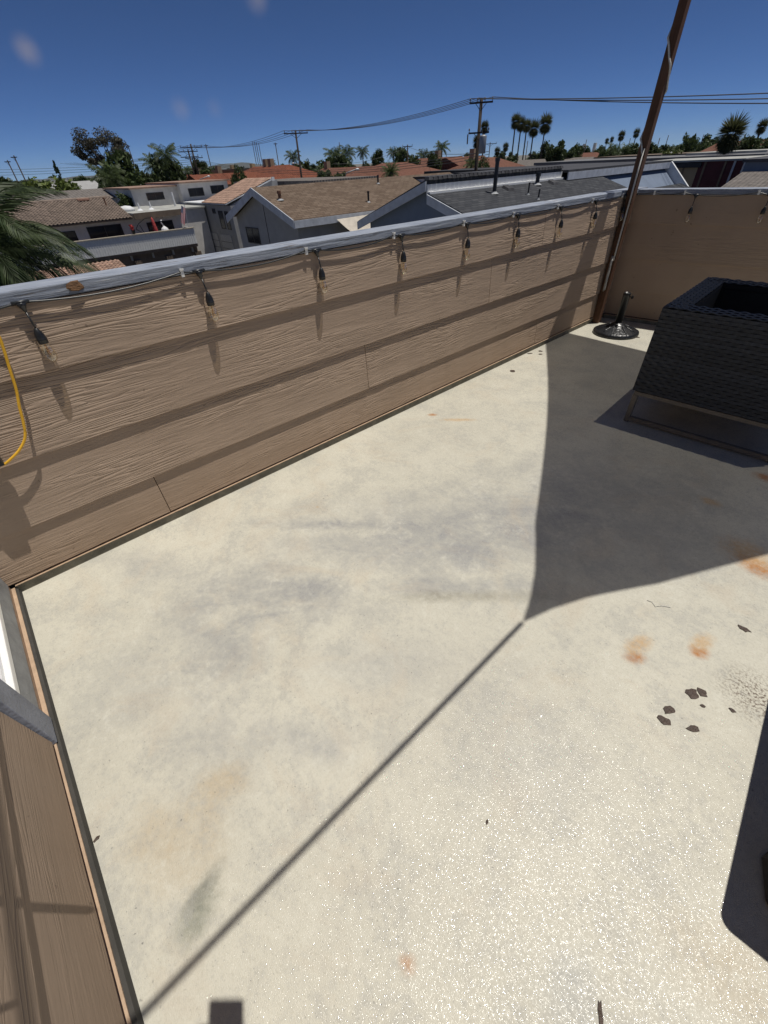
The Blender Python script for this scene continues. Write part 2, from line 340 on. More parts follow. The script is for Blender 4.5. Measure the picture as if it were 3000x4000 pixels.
MB().box(-1.315, -1.203, HY - 0.03, HY + 0.024, 0.040, 2.3).build('door_casing', m_slate, hwall, bevel=0.003)
MB().box(-2.14, -1.316, HY - 0.03, HY + 0.006, 0.0665, 0.176).build('door_apron', plain('grey_apron', (0.27, 0.28, 0.29), 0.65, 0.2, 12, 0.3, 60), hwall)
fr = MB().box(-2.14, -1.316, HY - 0.05, HY + 0.008, 0.1765, 0.205).build('door_frame', m_white_plastic, hwall, bevel=0.003)
MB().box(-2.14, -1.317, HY - 0.075, HY - 0.012, 0.2055, 0.225).build('door_track', plain('white_aluminium', (0.75, 0.76, 0.77), 0.35, 0.04, 20, metal=0.3), fr)
MB().box(-2.14, -1.317, HY - 0.070, HY - 0.064, 0.2255, 2.2).build('door_glass', plain('pale_door_glass', (0.55, 0.58, 0.6), 0.08, 0.05, 3, spec=0.6), fr)
MB().box(-2.29, -2.141, HY - 0.08, HY + 0.003, 0.07, 2.9).build('corner_board', m_side_x, hwall)

# ================================================================ STRING LIGHTS
def sag(a, b, d, n=8):
    a, b = Vector(a), Vector(b)
    return [a.lerp(b, t / n) + Vector((0, 0, -d * 4 * (t / n) * (1 - t / n))) for t in range(n + 1)]
sock_mesh = MB().lathe([(0.0045, 0.002), (0.007, 0.0), (0.0125, -0.012), (0.0165, -0.024), (0.0172, -0.036), (0.0182, -0.037), (0.0182, -0.042), (0.0172, -0.043), (0.0172, -0.052), (0.0165, -0.054)], n=16).mesh('light_socket', m_black, True)
bulb_mesh = MB().lathe([(0.0125, -0.052), (0.0145, -0.062), (0.0205, -0.080), (0.0225, -0.096), (0.0195, -0.112), (0.012, -0.122), (0.004, -0.126), (0.0015, -0.1275)], n=18).mesh('bulb', m_bulb, True)
fil_mesh = MB().tube([(0, 0, -0.053), (0.002, 0.002, -0.075), (0.006, 0, -0.1), (0.001, -0.004, -0.078), (-0.004, 0.004, -0.1), (-0.001, 0, -0.07)], 0.0008, 5).mesh('filament', m_filament)
clip_mesh = MB().box(-0.006, 0.006, -0.0065, 0.0065, -0.019, 0.012).box(0.006, 0.009, -0.009, 0.009, 0.007, 0.014).mesh('cable_clip', m_white_plastic)
def string_light(name, label, start, path, nrm, lamps, clips):
    """path(u) gives the cable point; lamps hang at u, clips hold the cable at u"""
    root = thing(name, label, 'string light', start, 'festoon lights clipped under the parapet caps')
    stops = sorted([(u, 0) for u in lamps] + [(u, 1) for u in clips])
    pts = []
    for (u, k), (v, l) in zip(stops[:-1], stops[1:]):
        d = min(0.026, 0.08 * (v - u) ** 1.2) * random.uniform(0.7, 1.1); seg = sag(path(u, k), path(v, l), d); pts += seg[:-1]
    pts.append(Vector(path(*stops[-1])))
    MB().tube(pts, 0.0036, 7).build('cable', m_cable, root, True)
    for u in clips:
        c = inst('cable_clip', clip_mesh, root); attach_at(c, root, Vector(path(u, 1)), random.uniform(-.15, .15) + math.atan2(nrm[1], nrm[0]))
    for u in lamps:
        p = Vector(path(u, 0)); drop = 0.086 + random.uniform(-.006, .004)
        sw = Vector((random.uniform(-.004, .004), random.uniform(-.004, .004), 0)) + Vector(nrm).normalized() * 0.021
        e = Vector((-nrm[1], nrm[0], 0))
        MB().tube([p + e * 0.028, p, p - e * 0.028], 0.0062, 8).tube([p + Vector((0, 0, -0.002)), p + Vector((0, 0, -0.016)), p + sw * .3 + Vector((0, 0, -0.032))], [0.0185, 0.012, 0.0042], 8).tube([p + sw * .3 + Vector((0, 0, -0.03)), p + sw + Vector((0, 0, -drop))], 0.0034, 7).build('drop_cord', m_cable, root, True)
        s = inst('light_socket', sock_mesh, root); attach_at(s, root, p + sw + Vector((0, 0, -drop)), random.uniform(0, 6))
        for nm, ms in (('bulb', bulb_mesh), ('filament', fil_mesh)):
            b = bpy.data.objects.new(nm, ms); sc.collection.objects.link(b); b.parent = s
def attach_at(o, root, p, rz):
    o.location = p - root.location; o.rotation_euler = (0, 0, rz)
YL = [0.112, 0.797, 1.447, 2.075, 2.700, 3.305, 3.920, 4.520, 5.095]
YC = [0.452+.27, 1.382, 2.01, 2.66, 3.235, 3.86, 4.44, 5.03]
string_light('string_light', 'black festoon light string with clear bulbs along the sunlit long parapet', (-2.14, -0.3, 1.16),
    lambda u, k: (-2.1405 if k else -2.1400, u, 1.168 if k else 1.162), (1, 0, 0), [-0.52] + YL, [-0.58] + YC)
def bpath(u, k): return BPt(u, 0.036, 1.168 if k else 1.150)
string_light('string_light', 'black festoon light string with clear bulbs on the shaded far parapet', BPt(0, 0.05, 1.15), bpath, tuple(BN), [0.56, 1.12, 1.72, 2.32], [0.02, 0.20, 0.46, 1.03, 1.66, 2.26])

# ================================================================ POST, ROPE, SHADE SAIL
def wood_mat():
    n = NT('stained_post_wood'); c = n.co(); g = n.noise(n.scale(c, (60, 60, 2.2)), 1.0, 5, 0.6); b = n.noise(c, 3.0, 4)
    k = n.mix(n.ramp(g, [(0.3, 0.0), (0.7, 1.0)]), (0.055, 0.026, 0.016), (0.135, 0.066, 0.038))
    k = n.mix(n.math('MULTIPLY', n.ramp(b, [(0.45, 0.0), (0.65, 1.0)]), 0.5), k, (0.16, 0.10, 0.06))
    return n.set(k, 0.65, n.bump(g, 0.002, 0.6), 0.3)
m_wood = wood_mat()
m_rope = plain('white_rope', (0.72, 0.71, 0.68), 0.8, 0.12, 300, 0.8, 400)
PR = 5.55; PX, PY = -0.379 * PR, 0.9254 * PR; PW = 0.034
post = thing('shade_post', 'brown square timber post with white rope at the far corner of the deck', 'post', (PX, PY, 0))
po = MB().box(-PW, PW, -PW, PW, 0.0, 2.92).build('post_shaft', m_wood, None, bevel=0.003); po.parent = post; po.rotation_euler = (0, 0, 0.0)
MB().tube([(PX, PY, 2.78), (PX + .05, PY - .02, 2.78)], 0.006, 6).build('eye_bolt', m_black, post)
def around(z, ang, r=0.046):
    c, s = math.cos(ang), math.sin(ang); k = r / max(abs(c), abs(s)) * 0.86; return Vector((PX + c * k, PY + s * k, z))
rp = thing('rope', 'white rope spiralling down the brown timber post', 'rope', (PX, PY, 0.3))
pts = []
for i in range(121):
    t = i / 120; z = 2.75 - 2.05 * t; a = -0.9 - 3.6 * t * 2 * math.pi * (1.0 if t < .55 else 1.0) if t < .62 else None
    if a is None: a = A_END
    else: A_END = a
    pts.append(around(z, a))
base_a = -1.15
top = [around(z, base_a) for z in (1.5, 1.3, 1.0, 0.8, 0.62)]
rpts = []
for i in range(80):
    t = i / 79; z = 2.75 - 1.30 * t; rpts.append(around(z, base_a - 2.15 * 2 * math.pi * (1 - t)))
rpts += top
for k in range(3): rpts += [around(0.62 - .0 * k, base_a - .3), around(0.35, base_a - .35 + .1 * k), around(0.33, base_a - .45), around(0.66, base_a - .5 + .1 * k)]
MB().tube(rpts, 0.0078, 6).build('rope_strand', m_rope, rp, True)
sz = 2.5
Apt = Vector((-0.40, 1.07, 0)) + SUN * (2.35 / SUN.z)
Bpt = Vector((-2.447, 4.62, 0)) + SUN * (2.66 / SUN.z)
Cpt = Vector((1.65, 4.62, 0)) + SUN * (2.60 / SUN.z)
def sail_mat():
    n = NT('grey_sail_mesh'); c = n.co(); wv = n.noise(n.scale(c, (300, 300, 300)), 1.0, 2)
    n.set(n.mix(wv, (0.16, 0.15, 0.14), (0.22, 0.21, 0.2)), 0.9, None, 0.1)
    tr = n.new('ShaderNodeBsdfTransparent'); tr.inputs[0].default_value = (1, 0.97, 0.93, 1); mx = n.new('ShaderNodeMixShader'); mx.inputs[0].default_value = 0.875
    n.link(tr.outputs[0], mx.inputs[1]); n.link(n.b.outputs[0], mx.inputs[2]); n.link(mx.outputs[0], n.n['Material Output'].inputs[0]); return n.m
sail = thing('shade_sail', 'grey triangular shade sail stretched above the deck', 'shade sail', tuple(Bpt))
cen = (Apt + Bpt + Cpt) / 3; N = 26; grid = {}
mb = MB()
def sail_pt(i, j):
    a, b = i / N, j / N; c = 1 - a - b; p = Apt * a + Bpt * b + Cpt * c
    pull = (a * b * 4) ** 1.4 * max(0, 1 - 5 * c) * 0.055 + (b * c * 4) * max(0, 1 - 5 * a) * 0.07 + (a * c * 4) * max(0, 1 - 5 * b) * 0.07
    tip = sum(max(0, (q - 0.86) / 0.14) ** 1.0 for q in (a, b, c))
    p = p.lerp(cen, pull)
    if a > 0.86:      # the corner draws in to a narrow tongue at its ring
        ax = (cen - Apt).normalized(); v = p - Apt; al = ax * v.dot(ax); p = Apt + al + (v - al) * (0.55 + 0.45 * (1 - a) / 0.14)
    return p
for i in range(N + 1):
    for j in range(N + 1 - i): grid[i, j] = len(mb.v); mb.v.append(tuple(sail_pt(i, j)))
for i in range(N):
    for j in range(N - i):
        mb.f.append((grid[i, j], grid[i+1, j], grid[i, j+1]))
        if j < N - i - 1: mb.f.append((grid[i+1, j], grid[i+1, j+1], grid[i, j+1]))
mb.build('sail_cloth', sail_mat(), sail, True)
for k, (p, q) in enumerate(((Bpt, Vector((PX + .05, PY - .02, 2.78))), (Cpt, Cpt + Vector((.35, .3, .1))))):
    MB().tube([p, q], 0.005, 6).build('corner_cord', m_rope, sail)
MB().tube([Apt + SUN * 0, Vector((0.03, HY + 0.01, 2.52))], 0.009, 8).build('tie_strap', m_black, sail)
p2 = Cpt + Vector((.38, .33, 0))
post2 = thing('shade_post', 'brown timber post at the far right end of the deck', 'post', (p2.x, p2.y, 0))
MB().box(p2.x - PW, p2.x + PW, p2.y - PW, p2.y + PW, 0, 2.9).build('post_shaft', m_wood, post2, bevel=0.003)

# ================================================================ UMBRELLA BASE
ub = thing('umbrella_base', 'black round cast umbrella base with a short pipe at the far corner', 'umbrella base', (-1.775, 4.90, 0))
m_iron = NT('black_cast_iron'); ci = m_iron.co()
vo = m_iron.new('ShaderNodeTexVoronoi'); m_iron.link(ci, vo.inputs['Vector']); vo.inputs['Scale'].default_value = 45
m_iron = m_iron.set((0.012, 0.013, 0.016), 0.34, m_iron.bump(vo.outputs['Distance'], 0.004, 0.7), 0.6)
MB().lathe([(0.222, 0.0), (0.226, 0.012), (0.222, 0.03), (0.20, 0.042), (0.14, 0.06), (0.08, 0.085), (0.05, 0.105), (0.04, 0.112)], n=40).build('base_plate', m_iron, ub, True).location = ub.location
MB().lathe([(0.034, 0.10), (0.034, 0.372), (0.036, 0.374), (0.036, 0.395), (0.029, 0.396), (0.029, 0.30)], n=20).build('pipe', m_black, ub, True).location = ub.location
MB().tube([(0.033, -0.005, 0.365), (0.062, -0.012, 0.362)], 0.006, 6).tube([(0.062, -0.012, 0.35), (0.064, -0.012, 0.374)], 0.012, 8).build('clamp_knob', m_black, ub).location = ub.location
for o in ub.children:
    o.matrix_parent_inverse = Matrix(); o.location = (0, 0, 0)
for k in range(10):       # raised ribs cast into the dome
    a = k * math.pi / 5
    MB().tube([Vector((math.cos(a) * r, math.sin(a) * r, z)) for r, z in ((.07, .091), (.11, .073), (.15, .058), (.19, .047))], [.004, .006, .006, .003], 6).build('dome_rib', m_iron, None, True).parent = ub

# ================================================================ WICKER ARMCHAIR
m_wicker = plain('dark_wicker', (0.030, 0.036, 0.048), 0.5, 0.35, 60, 0.4, 260, spec=0.45, rnd=0.25)
m_inner = plain('dark_mesh_seat', (0.012, 0.013, 0.016), 0.9, 0.2, 40)
m_frame = plain('taupe_metal', (0.19, 0.165, 0.135), 0.5, 0.12, 30, spec=0.4)
CH = thing('wicker_armchair', 'dark woven wicker armchair on a taupe metal sled frame beside the far parapet', 'armchair', (-0.46, 3.58, 0))
CW, CD, Z0, Z1 = 0.90, 0.98, 0.232, 0.755     # local: x depth of chair (faces +x), y width; built at origin, turned with the root
CH.rotation_euler = (0, 0, 0.062)
hx, hy = CW / 2, CD / 2
def cbuild(mbld, name, mat, smooth=False, bevel=0, parent=None):
    o = mbld.build(name, mat, None, smooth, bevel); o.parent = parent or CH; return o
def lean(z): return 0.0
def strand_mesh(L, pitch, w, ph, amp=0.0045, th=0.0022):
    m = MB(); n = int(L / pitch * 4)
    for k in range(n + 1):
        x = -L/2 + L * k / n; y = amp * math.sin(math.pi * (x + L/2) / pitch + ph)
        for dy, dz in ((th, -w/2), (th, w/2), (-th, w/2), (-th, -w/2)): m.v.append((x, y + dy, dz * (1 - 0.1 * abs(math.sin(math.pi * (x + L/2) / pitch + ph)))))
    for k in range(n):
        for j in range(4): a = k*4+j; b = k*4+(j+1) % 4; m.f.append((a, b, b+4, a+4))
    return m.mesh('wicker_strand', m_wicker)
panels = [('x', -hy, CW), ('x', hy, CW), ('y', -hx, CD)]
rows = 25; rh = (Z1 - Z0) / rows
for ax, off, L in panels:
    ms = [strand_mesh(L + 0.006, 0.034, rh * 0.97, p, 0.003) for p in (0, math.pi)]
    for r in range(rows):
        o = bpy.data.objects.new('wicker_strand', ms[r % 2]); sc.collection.objects.link(o); o.parent = CH
        z = Z0 + (r + 0.5) * rh
        if ax == 'x': o.location = (0, off, z)
        else: o.location = (off, 0, z); o.rotation_euler = (0, 0, math.pi / 2)
    # core sheet just behind the weave
    if ax == 'x': cbuild(MB().box(-hx + .006, hx - .006, off * 0.985 - .004, off * 0.985 + .004, Z0 + .002, Z1 - .002), 'panel_core', m_inner)
    else: cbuild(MB().box(off * 0.985 - .004, off * 0.985 + .004, -hy + .006, hy - .006, Z0 + .002, Z1 - .002), 'panel_core', m_inner)
RW = 0.125
rim = [((-hx, -hy), (hx, -hy), (0, 1)), ((-hx, hy), (hx, hy), (0, -1)), ((-hx, -hy), (-hx, hy), (1, 0))]
for (x0, y0), (x1, y1), (nx, ny) in rim:       # woven flat rims on top of arms and back
    L = math.hypot(x1 - x0, y1 - y0); a = math.atan2(y1 - y0, x1 - x0); nr = 5; wv = RW / nr
    for k in range(nr):
        m_ = strand_mesh(L, 0.034, wv * 0.96, 0 if k % 2 else math.pi, 0.003)
        o = bpy.data.objects.new('wicker_strand', m_); sc.collection.objects.link(o); o.parent = CH
        o.location = ((x0 + x1) / 2 + nx * (k + .5) * wv, (y0 + y1) / 2 + ny * (k + .5) * wv, Z1 + 0.006); o.rotation_euler = (math.pi / 2, 0, a)
    bx = [x0 + .004 * nx, x1 + nx * RW]; by = [y0 + .004 * ny, y1 + ny * RW]
    cbuild(MB().box(min(bx) + (0.004 if ny else 0), max(bx) - (0.004 if ny else 0), min(by) + (.0052 if nx else 0), max(by) - (.0052 if nx else 0), Z1 - .03 - .001 * abs(nx), Z1 - .002 - .001 * abs(nx)), 'rim_core', m_inner)
    ix, iy = (nx * RW, ny * RW)
cbuild(MB().box(-hx + RW - .006, -hx + RW, -hy + RW, hy - RW, 0.30, Z1 - .034), 'inner_back_panel', m_inner)
for s in (-1, 1): cbuild(MB().box(-hx + RW + .001, hx - .01, s * (hy - RW) - .003, s * (hy - RW) + .003, 0.30, Z1 - .034), 'inner_side_panel', m_inner)
cbuild(MB().box(-hx + .02, hx - .01, -hy + .02, hy - .02, 0.285, 0.298), 'seat_deck', m_inner)
for s in (-1, 1):
    y = s * (hy - .017); q = 0.0165
    cbuild(MB().box(-hx + .012, hx - .012, y - q, y + q, Z0 - .03, Z0 - .004), 'upper_rail', m_frame, bevel=.002)
    cbuild(MB().box(-hx + .039, hx - .039, y - q * .9, y + q * .9, 0.014, 0.040), 'lower_rail', m_frame, bevel=.002)
    for xx in (-hx + .025, hx - .025):
        lg = cbuild(MB().box(xx - q, xx + q, y - q * 1.02, y + q * 1.02, 0.004, Z0 - .031), 'leg', m_frame, bevel=.002)
        f = MB().box(xx - q * .8, xx + q * .8, y - q * .8, y + q * .8, 0.0, 0.0035).build('glide', m_black); f.parent = lg
for xx in (-hx + .025, hx - .025):
    cbuild(MB().box(xx - .0115, xx + .0115, -hy + .026, hy - .026, Z0 - .0295, Z0 - .0045), 'cross_rail', m_frame)

# ================================================================ BLACK SIDE TABLE at the right edge (its top is out of frame, foot and shadow show)
st = thing('side_table', 'black pedestal side table at the right edge casting a rounded shadow', 'table', (0.78, 1.15, 0))
def rrect(x0, x1, y0, y1, r, z, n=6):
    P = []
    for cx, cy, a0 in ((x1 - r, y1 - r, 0), (x0 + r, y1 - r, 90), (x0 + r, y0 + r, 180), (x1 - r, y0 + r, 270)):
        for k in range(n + 1): a = math.radians(a0 + 90 * k / n); P.append((cx + r * math.cos(a), cy + r * math.sin(a), z))
    return P
TZ = 0.46
o = MB().prism(rrect(0, 0.62, 0, 0.80, 0.03, TZ), (0, 0, 0.03)).build('table_top', m_black, None, bevel=.004); o.parent = st
o.location = (0.525 - 0.78, 0.762 - 1.15, 0); o.rotation_euler = (0, 0, 0.09)
o = MB().lathe([(0.155, 0.0), (0.16, 0.01), (0.15, 0.022), (0.05, 0.04), (0.032, 0.06), (0.032, 0.455)], n=10).build('pedestal', m_black, None); o.parent = st; o.location = (-0.145, -0.265, 0)
o = MB().lathe([(0.12, 0.0), (0.125, 0.01), (0.11, 0.022), (0.05, 0.04), (0.032, 0.06), (0.032, 0.455)], n=10).build('pedestal', m_black, None); o.parent = st; o.location = (0.12, 0.28, 0)

# ================================================================ SMALL THINGS ON THE DECK
def flake(px, py, w, h, rot, label, name='leaf_flake', cat='leaf', col=None):
    p = fl(px, py); n = 11; pts = []
    for k in range(n):
        a = 2 * math.pi * (k + random.uniform(-.3, .3)) / n; r = random.uniform(.62, 1.12); x, y = math.cos(a) * w * .82 * r, math.sin(a) * h * .82 * r
        pts.append((x * math.cos(rot) - y * math.sin(rot), x * math.sin(rot) + y * math.cos(rot), 0.0008))
    m = MB().prism(pts, (0, 0, 0.002)); o = m.build(name, col or m_flake); o.location = (p.x, p.y, 0.0)
    return tag(o, label, cat, 'brown flakes scattered on the deck')
m_flake = plain('wet_brown_flake', (0.075, 0.052, 0.040), 0.4, 0.3, 90, 0.6, 200, spec=0.5)
S_ = 1.0
for a in [(2905, 2457, .030, .017, .2, 'dark brown flake highest of those on the sunny deck, below the sail shadow'),
          (2704, 2710, .030, .024, .9, 'large brown flake touching a slightly smaller one left of the side table shadow'),
          (2742, 2706, .024, .020, .2, 'brown flake on the right side of the touching pair'),
          (2613, 2775, .026, .019, 1.2, 'brown flake above its neighbour at the left end of the scatter'),
          (2594, 2815, .026, .022, .6, 'lowest left brown flake of the scatter near the shadow'),
          (2705, 2847, .027, .015, .7, 'lone diamond shaped brown flake below the others'),
          (2745, 2758, .012, .007, .4, 'tiny brown crumb just under the touching pair of flakes'),
          (2860, 2775, .013, .009, .1, 'small brown crumb nearest the dark rounded shadow')]: flake(*a)
flake(380, 3275, .007, .013, .3, 'small dark dry leaf beside the trim of the house wall')
flake(2345, 3965, .007, .030, .5, 'thin curved black leaf lying at the bottom of the photo')
flake(1902, 3212, .005, .011, .5, 'pale curled leaf bit alone in the middle of the glinting floor')
flake(2071, 1381, .040, .014, .9, 'dark short twig bit nearest the wall by the sail shadow')
flake(2111, 1372, .030, .020, .3, 'upper of two dark seed bits beside the sail shadow edge')
flake(2110, 1384, .028, .018, 1.0, 'lower of two dark seed bits beside the sail shadow edge')
flake(2003, 1450, .034, .030, .2, 'single dark seed bit further from the wall')
flake(2487, 1318, .05, .022, .2, 'flat brown bit on the sunny strip right of the umbrella base')
p = fl(2490, 2360)
tag(MB().tube([fl(2528, 2345, .002), fl(2548, 2352, .003), fl(2560, 2370, .002), fl(2585, 2366, .003), fl(2620, 2373, .002)], 0.0011, 5).build('clear_thread', m_rope, None, True), 'thin pale curled thread lying below the sail shadow', 'thread')

# yellow cord and its outlet box by the near left corner
m_yel = plain('yellow_cord', (0.75, 0.42, 0.03), 0.45, 0.08, 40)
ob = thing('outlet_box', 'weatherproof outlet box on the long parapet by the house corner', 'outlet', (WX + .03, -0.30, 0.66))
MB().box(WX + .002, WX + .085, -0.345, -0.265, 0.60, 0.72).build('box_cover', plain('grey_box', (0.35, 0.34, 0.32), 0.5), ob, bevel=.006)
MB().box(WX + .03, WX + .075, -0.262, -0.225, 0.63, 0.68).build('plug', m_black, ob, bevel=.004)
cordpts = [(WX + .05, -0.245, .64), (WX + .045, -0.232, .623), (WX + .045, -0.20, .635), (WX + .042, -0.155, .66), (WX + .04, -0.115, .70), (WX + .038, -0.092, .755), (WX + .036, -0.072, .82), (WX + .034, -0.05, .88), (WX + .034, -0.03, .96), (WX + .034, -0.012, 1.03), (WX + .034, -0.004, 1.08), (WX + .035, -0.02, 1.12), (WX + .036, -0.07, 1.14), (WX + .04, -0.2, 1.13), (WX + .05, -0.45, 1.12)]
cp = [Vector(c) for c in cordpts]; sm = []
for i in range(len(cp) - 1):
    p0, p1, p2_, p3 = cp[max(i-1, 0)], cp[i], cp[i+1], cp[min(i+2, len(cp)-1)]
    for k in range(5):
        t = k / 5; sm.append(0.5 * ((2 * p1) + (p2_ - p0) * t + (2*p0 - 5*p1 + 4*p2_ - p3) * t*t + (3*p1 - p0 - 3*p2_ + p3) * t**3))
tag(MB().tube(sm, 0.0052, 8).build('extension_cord', m_yel, None, True), 'yellow extension cord looping down the parapet at the left edge', 'cord')
# rod rack added out of frame to cast the cross shaped shadow on the siding
m_iron_rod = plain('dark_rod', (0.05, 0.05, 0.05), 0.5)
rk = thing('shadow_rack', 'thin metal rod rack added unseen on the house wall to cast a cross shadow', 'rack', (-0.5, HY, 0.8))
MB().tube([(-1.15, HY + .17, 1.16), (-0.7, HY + .17, 1.165), (-0.25, HY + .17, 1.16)], .0065, 8).build('rack_rail', m_iron_rod, rk)
MB().tube([(-0.50, HY + .186, 0.93), (-0.47, HY + .186, 1.3), (-0.455, HY + .186, 1.7)], .0105, 8).build('rack_stile', m_iron_rod, rk)
for xx in (-1.1, -0.32): MB().tube([(xx, HY + .012, 1.161), (xx, HY + .168, 1.161)], .006, 6).build('bracket', m_iron_rod, rk)

# ================================================================ THE NEIGHBOURHOOD
m_ground = plain('dusty_ground', (0.15, 0.145, 0.125), 0.9, 0.4, 0.06)
gd = MB().quad((-16000, -16000, GROUND), (16000, -16000, GROUND), (16000, 16000, GROUND), (-16000, 16000, GROUND)).build('ground', m_ground); tag(gd, kind='structure')
al = MB().box(-66, -39, -10, 21.0, GROUND - .2, GROUND + .05).build('alley', plain('asphalt', (0.055, 0.055, 0.057), 0.85, 0.25, 1.2, 0.4, 30)); tag(al, kind='structure')
# far hills
hm = MB(); n = 90
for k in range(n + 1):
    t = k / n; px = -900 + t * 2600; d = ray(px, 716 - .0537 * px); L = math.hypot(d.x, d.y); r = 14000
    hgt = 150 * math.exp(-((px - 880) / 210) ** 2) + 55 * math.exp(-((px - 250) / 200) ** 2) + 22 * math.sin(px * .021) * math.exp(-((px - 700) / 600) ** 2) + 9 * math.sin(px * .067)
    for rr, hh in ((r - 900, 0), (r - 300, max(0, hgt * .7)), (r, max(0, hgt)), (r + 1500, 0)): hm.v.append((d.x / L * rr, d.y / L * rr, GROUND - 2 + hh))
for k in range(n):
    for j in range(3): hm.f.append((k*4+j, k*4+j+1, (k+1)*4+j+1, (k+1)*4+j))
tag(hm.build('hills', plain('chaparral', (0.055, 0.06, 0.05), 0.95, 0.3, 0.002), None, True), kind='structure')

m_stucco = plain('cream_stucco', (0.66, 0.64, 0.60), 0.9, 0.12, 1.5, 0.5, 14)
m_stucco_g = plain('grey_stucco', (0.33, 0.33, 0.33), 0.9, 0.10, 1.5, 0.5, 14)
m_stucco_b = plain('blue_grey_stucco', (0.16, 0.20, 0.27), 0.9, 0.10, 1.5, 0.5, 14)
m_tan_w = plain('tan_stucco', (0.33, 0.26, 0.17), 0.9, 0.12, 1.0)
m_fascia = plain('pale_fascia', (0.50, 0.53, 0.58), 0.7, 0.15, 3)
m_white_p = plain('white_fascia', (0.66, 0.67, 0.68), 0.7, 0.08, 3)
m_pane = plain('dark_window_glass', (0.02, 0.022, 0.027), 0.12, 0.3, 0.8, spec=0.6)
m_frame_dk = plain('bronze_frame', (0.05, 0.045, 0.04), 0.5)
m_grey_flat = plain('grey_flat_roof', (0.16, 0.16, 0.165), 0.9, 0.25, 1.0)
m_flat_roof = plain('pale_flat_roof', (0.36, 0.36, 0.335), 0.9, 0.2, 1.0)
m_brown_wood = plain('brown_balcony_trim', (0.17, 0.13, 0.095), 0.8, 0.2, 2)
def shingle(name, lo, hi, axis_u, size=(0.32, 0.15)):
    n = NT(name); c = n.co(); sp = n.new('ShaderNodeSeparateXYZ'); n.link(c, sp.inputs[0])
    cb = n.new('ShaderNodeCombineXYZ'); n.link(sp.outputs[axis_u], cb.inputs[0]); n.link(sp.outputs[1 - axis_u], cb.inputs[1])
    b = n.new('ShaderNodeTexBrick'); n.link(cb.outputs[0], b.inputs['Vector']); b.inputs['Scale'].default_value = 1.0
    b.inputs['Brick Width'].default_value = size[0]; b.inputs['Row Height'].default_value = size[1]; b.inputs['Mortar Size'].default_value = 0.012
    b.inputs['Color1'].default_value = lo + (1,); b.inputs['Color2'].default_value = hi + (1,); b.inputs['Mortar'].default_value = tuple(x * .45 for x in lo) + (1,)
    f = n.noise(c, 1.3, 5); k = n.mix(n.math('MULTIPLY', n.ramp(f, [(0.3, 0.0), (0.7, 1.0)]), 0.45), b.outputs[0], tuple(x * .7 for x in lo))
    return n.set(k, 0.9, n.bump(b.outputs['Fac'], -0.03, 0.8), 0.2)
m_sh_brown = shingle('brown_shingles', (0.13, 0.092, 0.066), (0.20, 0.15, 0.112), 1, (0.5, 0.2))
m_sh_grey = shingle('charcoal_shingles', (0.045, 0.048, 0.055), (0.08, 0.083, 0.09), 1, (0.45, 0.18))
m_tile_br = plain('brown_roof_tile', (0.20, 0.155, 0.125), 0.85, 0.3, 2, 0.3, 20, rnd=0.22)
m_tile_rd = plain('salmon_roof_tile', (0.36, 0.235, 0.175), 0.85, 0.3, 2, 0.3, 20, rnd=0.22)
m_tile_dk = plain('dark_ridge_tile', (0.055, 0.055, 0.06), 0.8, 0.3, 2, rnd=0.3)
def redroof(name, col):
    n = NT(name); c = n.co(); w1 = n.new('ShaderNodeTexWave', bands_direction='X'); w2 = n.new('ShaderNodeTexWave', bands_direction='Y')
    for q, s_ in ((w1, 1.1), (w2, 0.9)): n.link(c, q.inputs['Vector']); q.inputs['Scale'].default_value = s_; q.inputs['Distortion'].default_value = 0.3
    f = n.noise(c, 3.0, 5, 0.7); k = n.mix(n.ramp(f, [(0.3, 0.0), (0.7, 1.0)]), tuple(x * .6 for x in col), tuple(x * 1.25 for x in col))
    h = n.math('ADD', w1.outputs['Fac'], w2.outputs['Fac']); return n.set(k, 0.9, n.bump(h, 0.12, 0.7), 0.2)
m_red = redroof('terracotta_roof', (0.21, 0.075, 0.045)); m_red2 = redroof('faded_terracotta_roof', (0.20, 0.095, 0.066)); m_pinkgrey = redroof('grey_tile_roof', (0.20, 0.18, 0.165))

def window_x(parent, X, y0, y1, z0, z1, mull=1, deep=.06):          # window in a wall facing +X
    fr_ = MB().box(X - deep, X + .03, y0 - .05, y0, z0 - .05, z1 + .05).box(X - deep, X + .03, y1, y1 + .05, z0 - .05, z1 + .05).box(X - deep, X + .03, y0, y1, z0 - .05, z0).box(X - deep, X + .03, y0, y1, z1, z1 + .05)
    for k in range(mull): yy = y0 + (y1 - y0) * (k + 1) / (mull + 1); fr_.box(X - .02, X + .025, yy - .025, yy + .025, z0, z1)
    f_ = fr_.build('window', m_frame_dk, parent); MB().box(X - .01, X + .012, y0, y1, z0, z1).build('pane', m_pane, f_)
def window_y(parent, Y, x0, x1, z0, z1, mull=1):                     # window in a wall facing -Y
    fr_ = MB().box(x0 - .06, x0, Y - .035, Y + .05, z0 - .06, z1 + .06).box(x1, x1 + .06, Y - .035, Y + .05, z0 - .06, z1 + .06).box(x0, x1, Y - .035, Y + .05, z0 - .06, z0).box(x0, x1, Y - .035, Y + .05, z1, z1 + .06)
    for k in range(mull): xx = x0 + (x1 - x0) * (k + 1) / (mull + 1); fr_.box(xx - .03, xx + .03, Y - .03, Y + .02, z0, z1)
    f_ = fr_.build('window', m_frame_dk, parent); MB().box(x0, x1, Y - .014, Y + .01, z0, z1).build('pane', m_pane, f_)
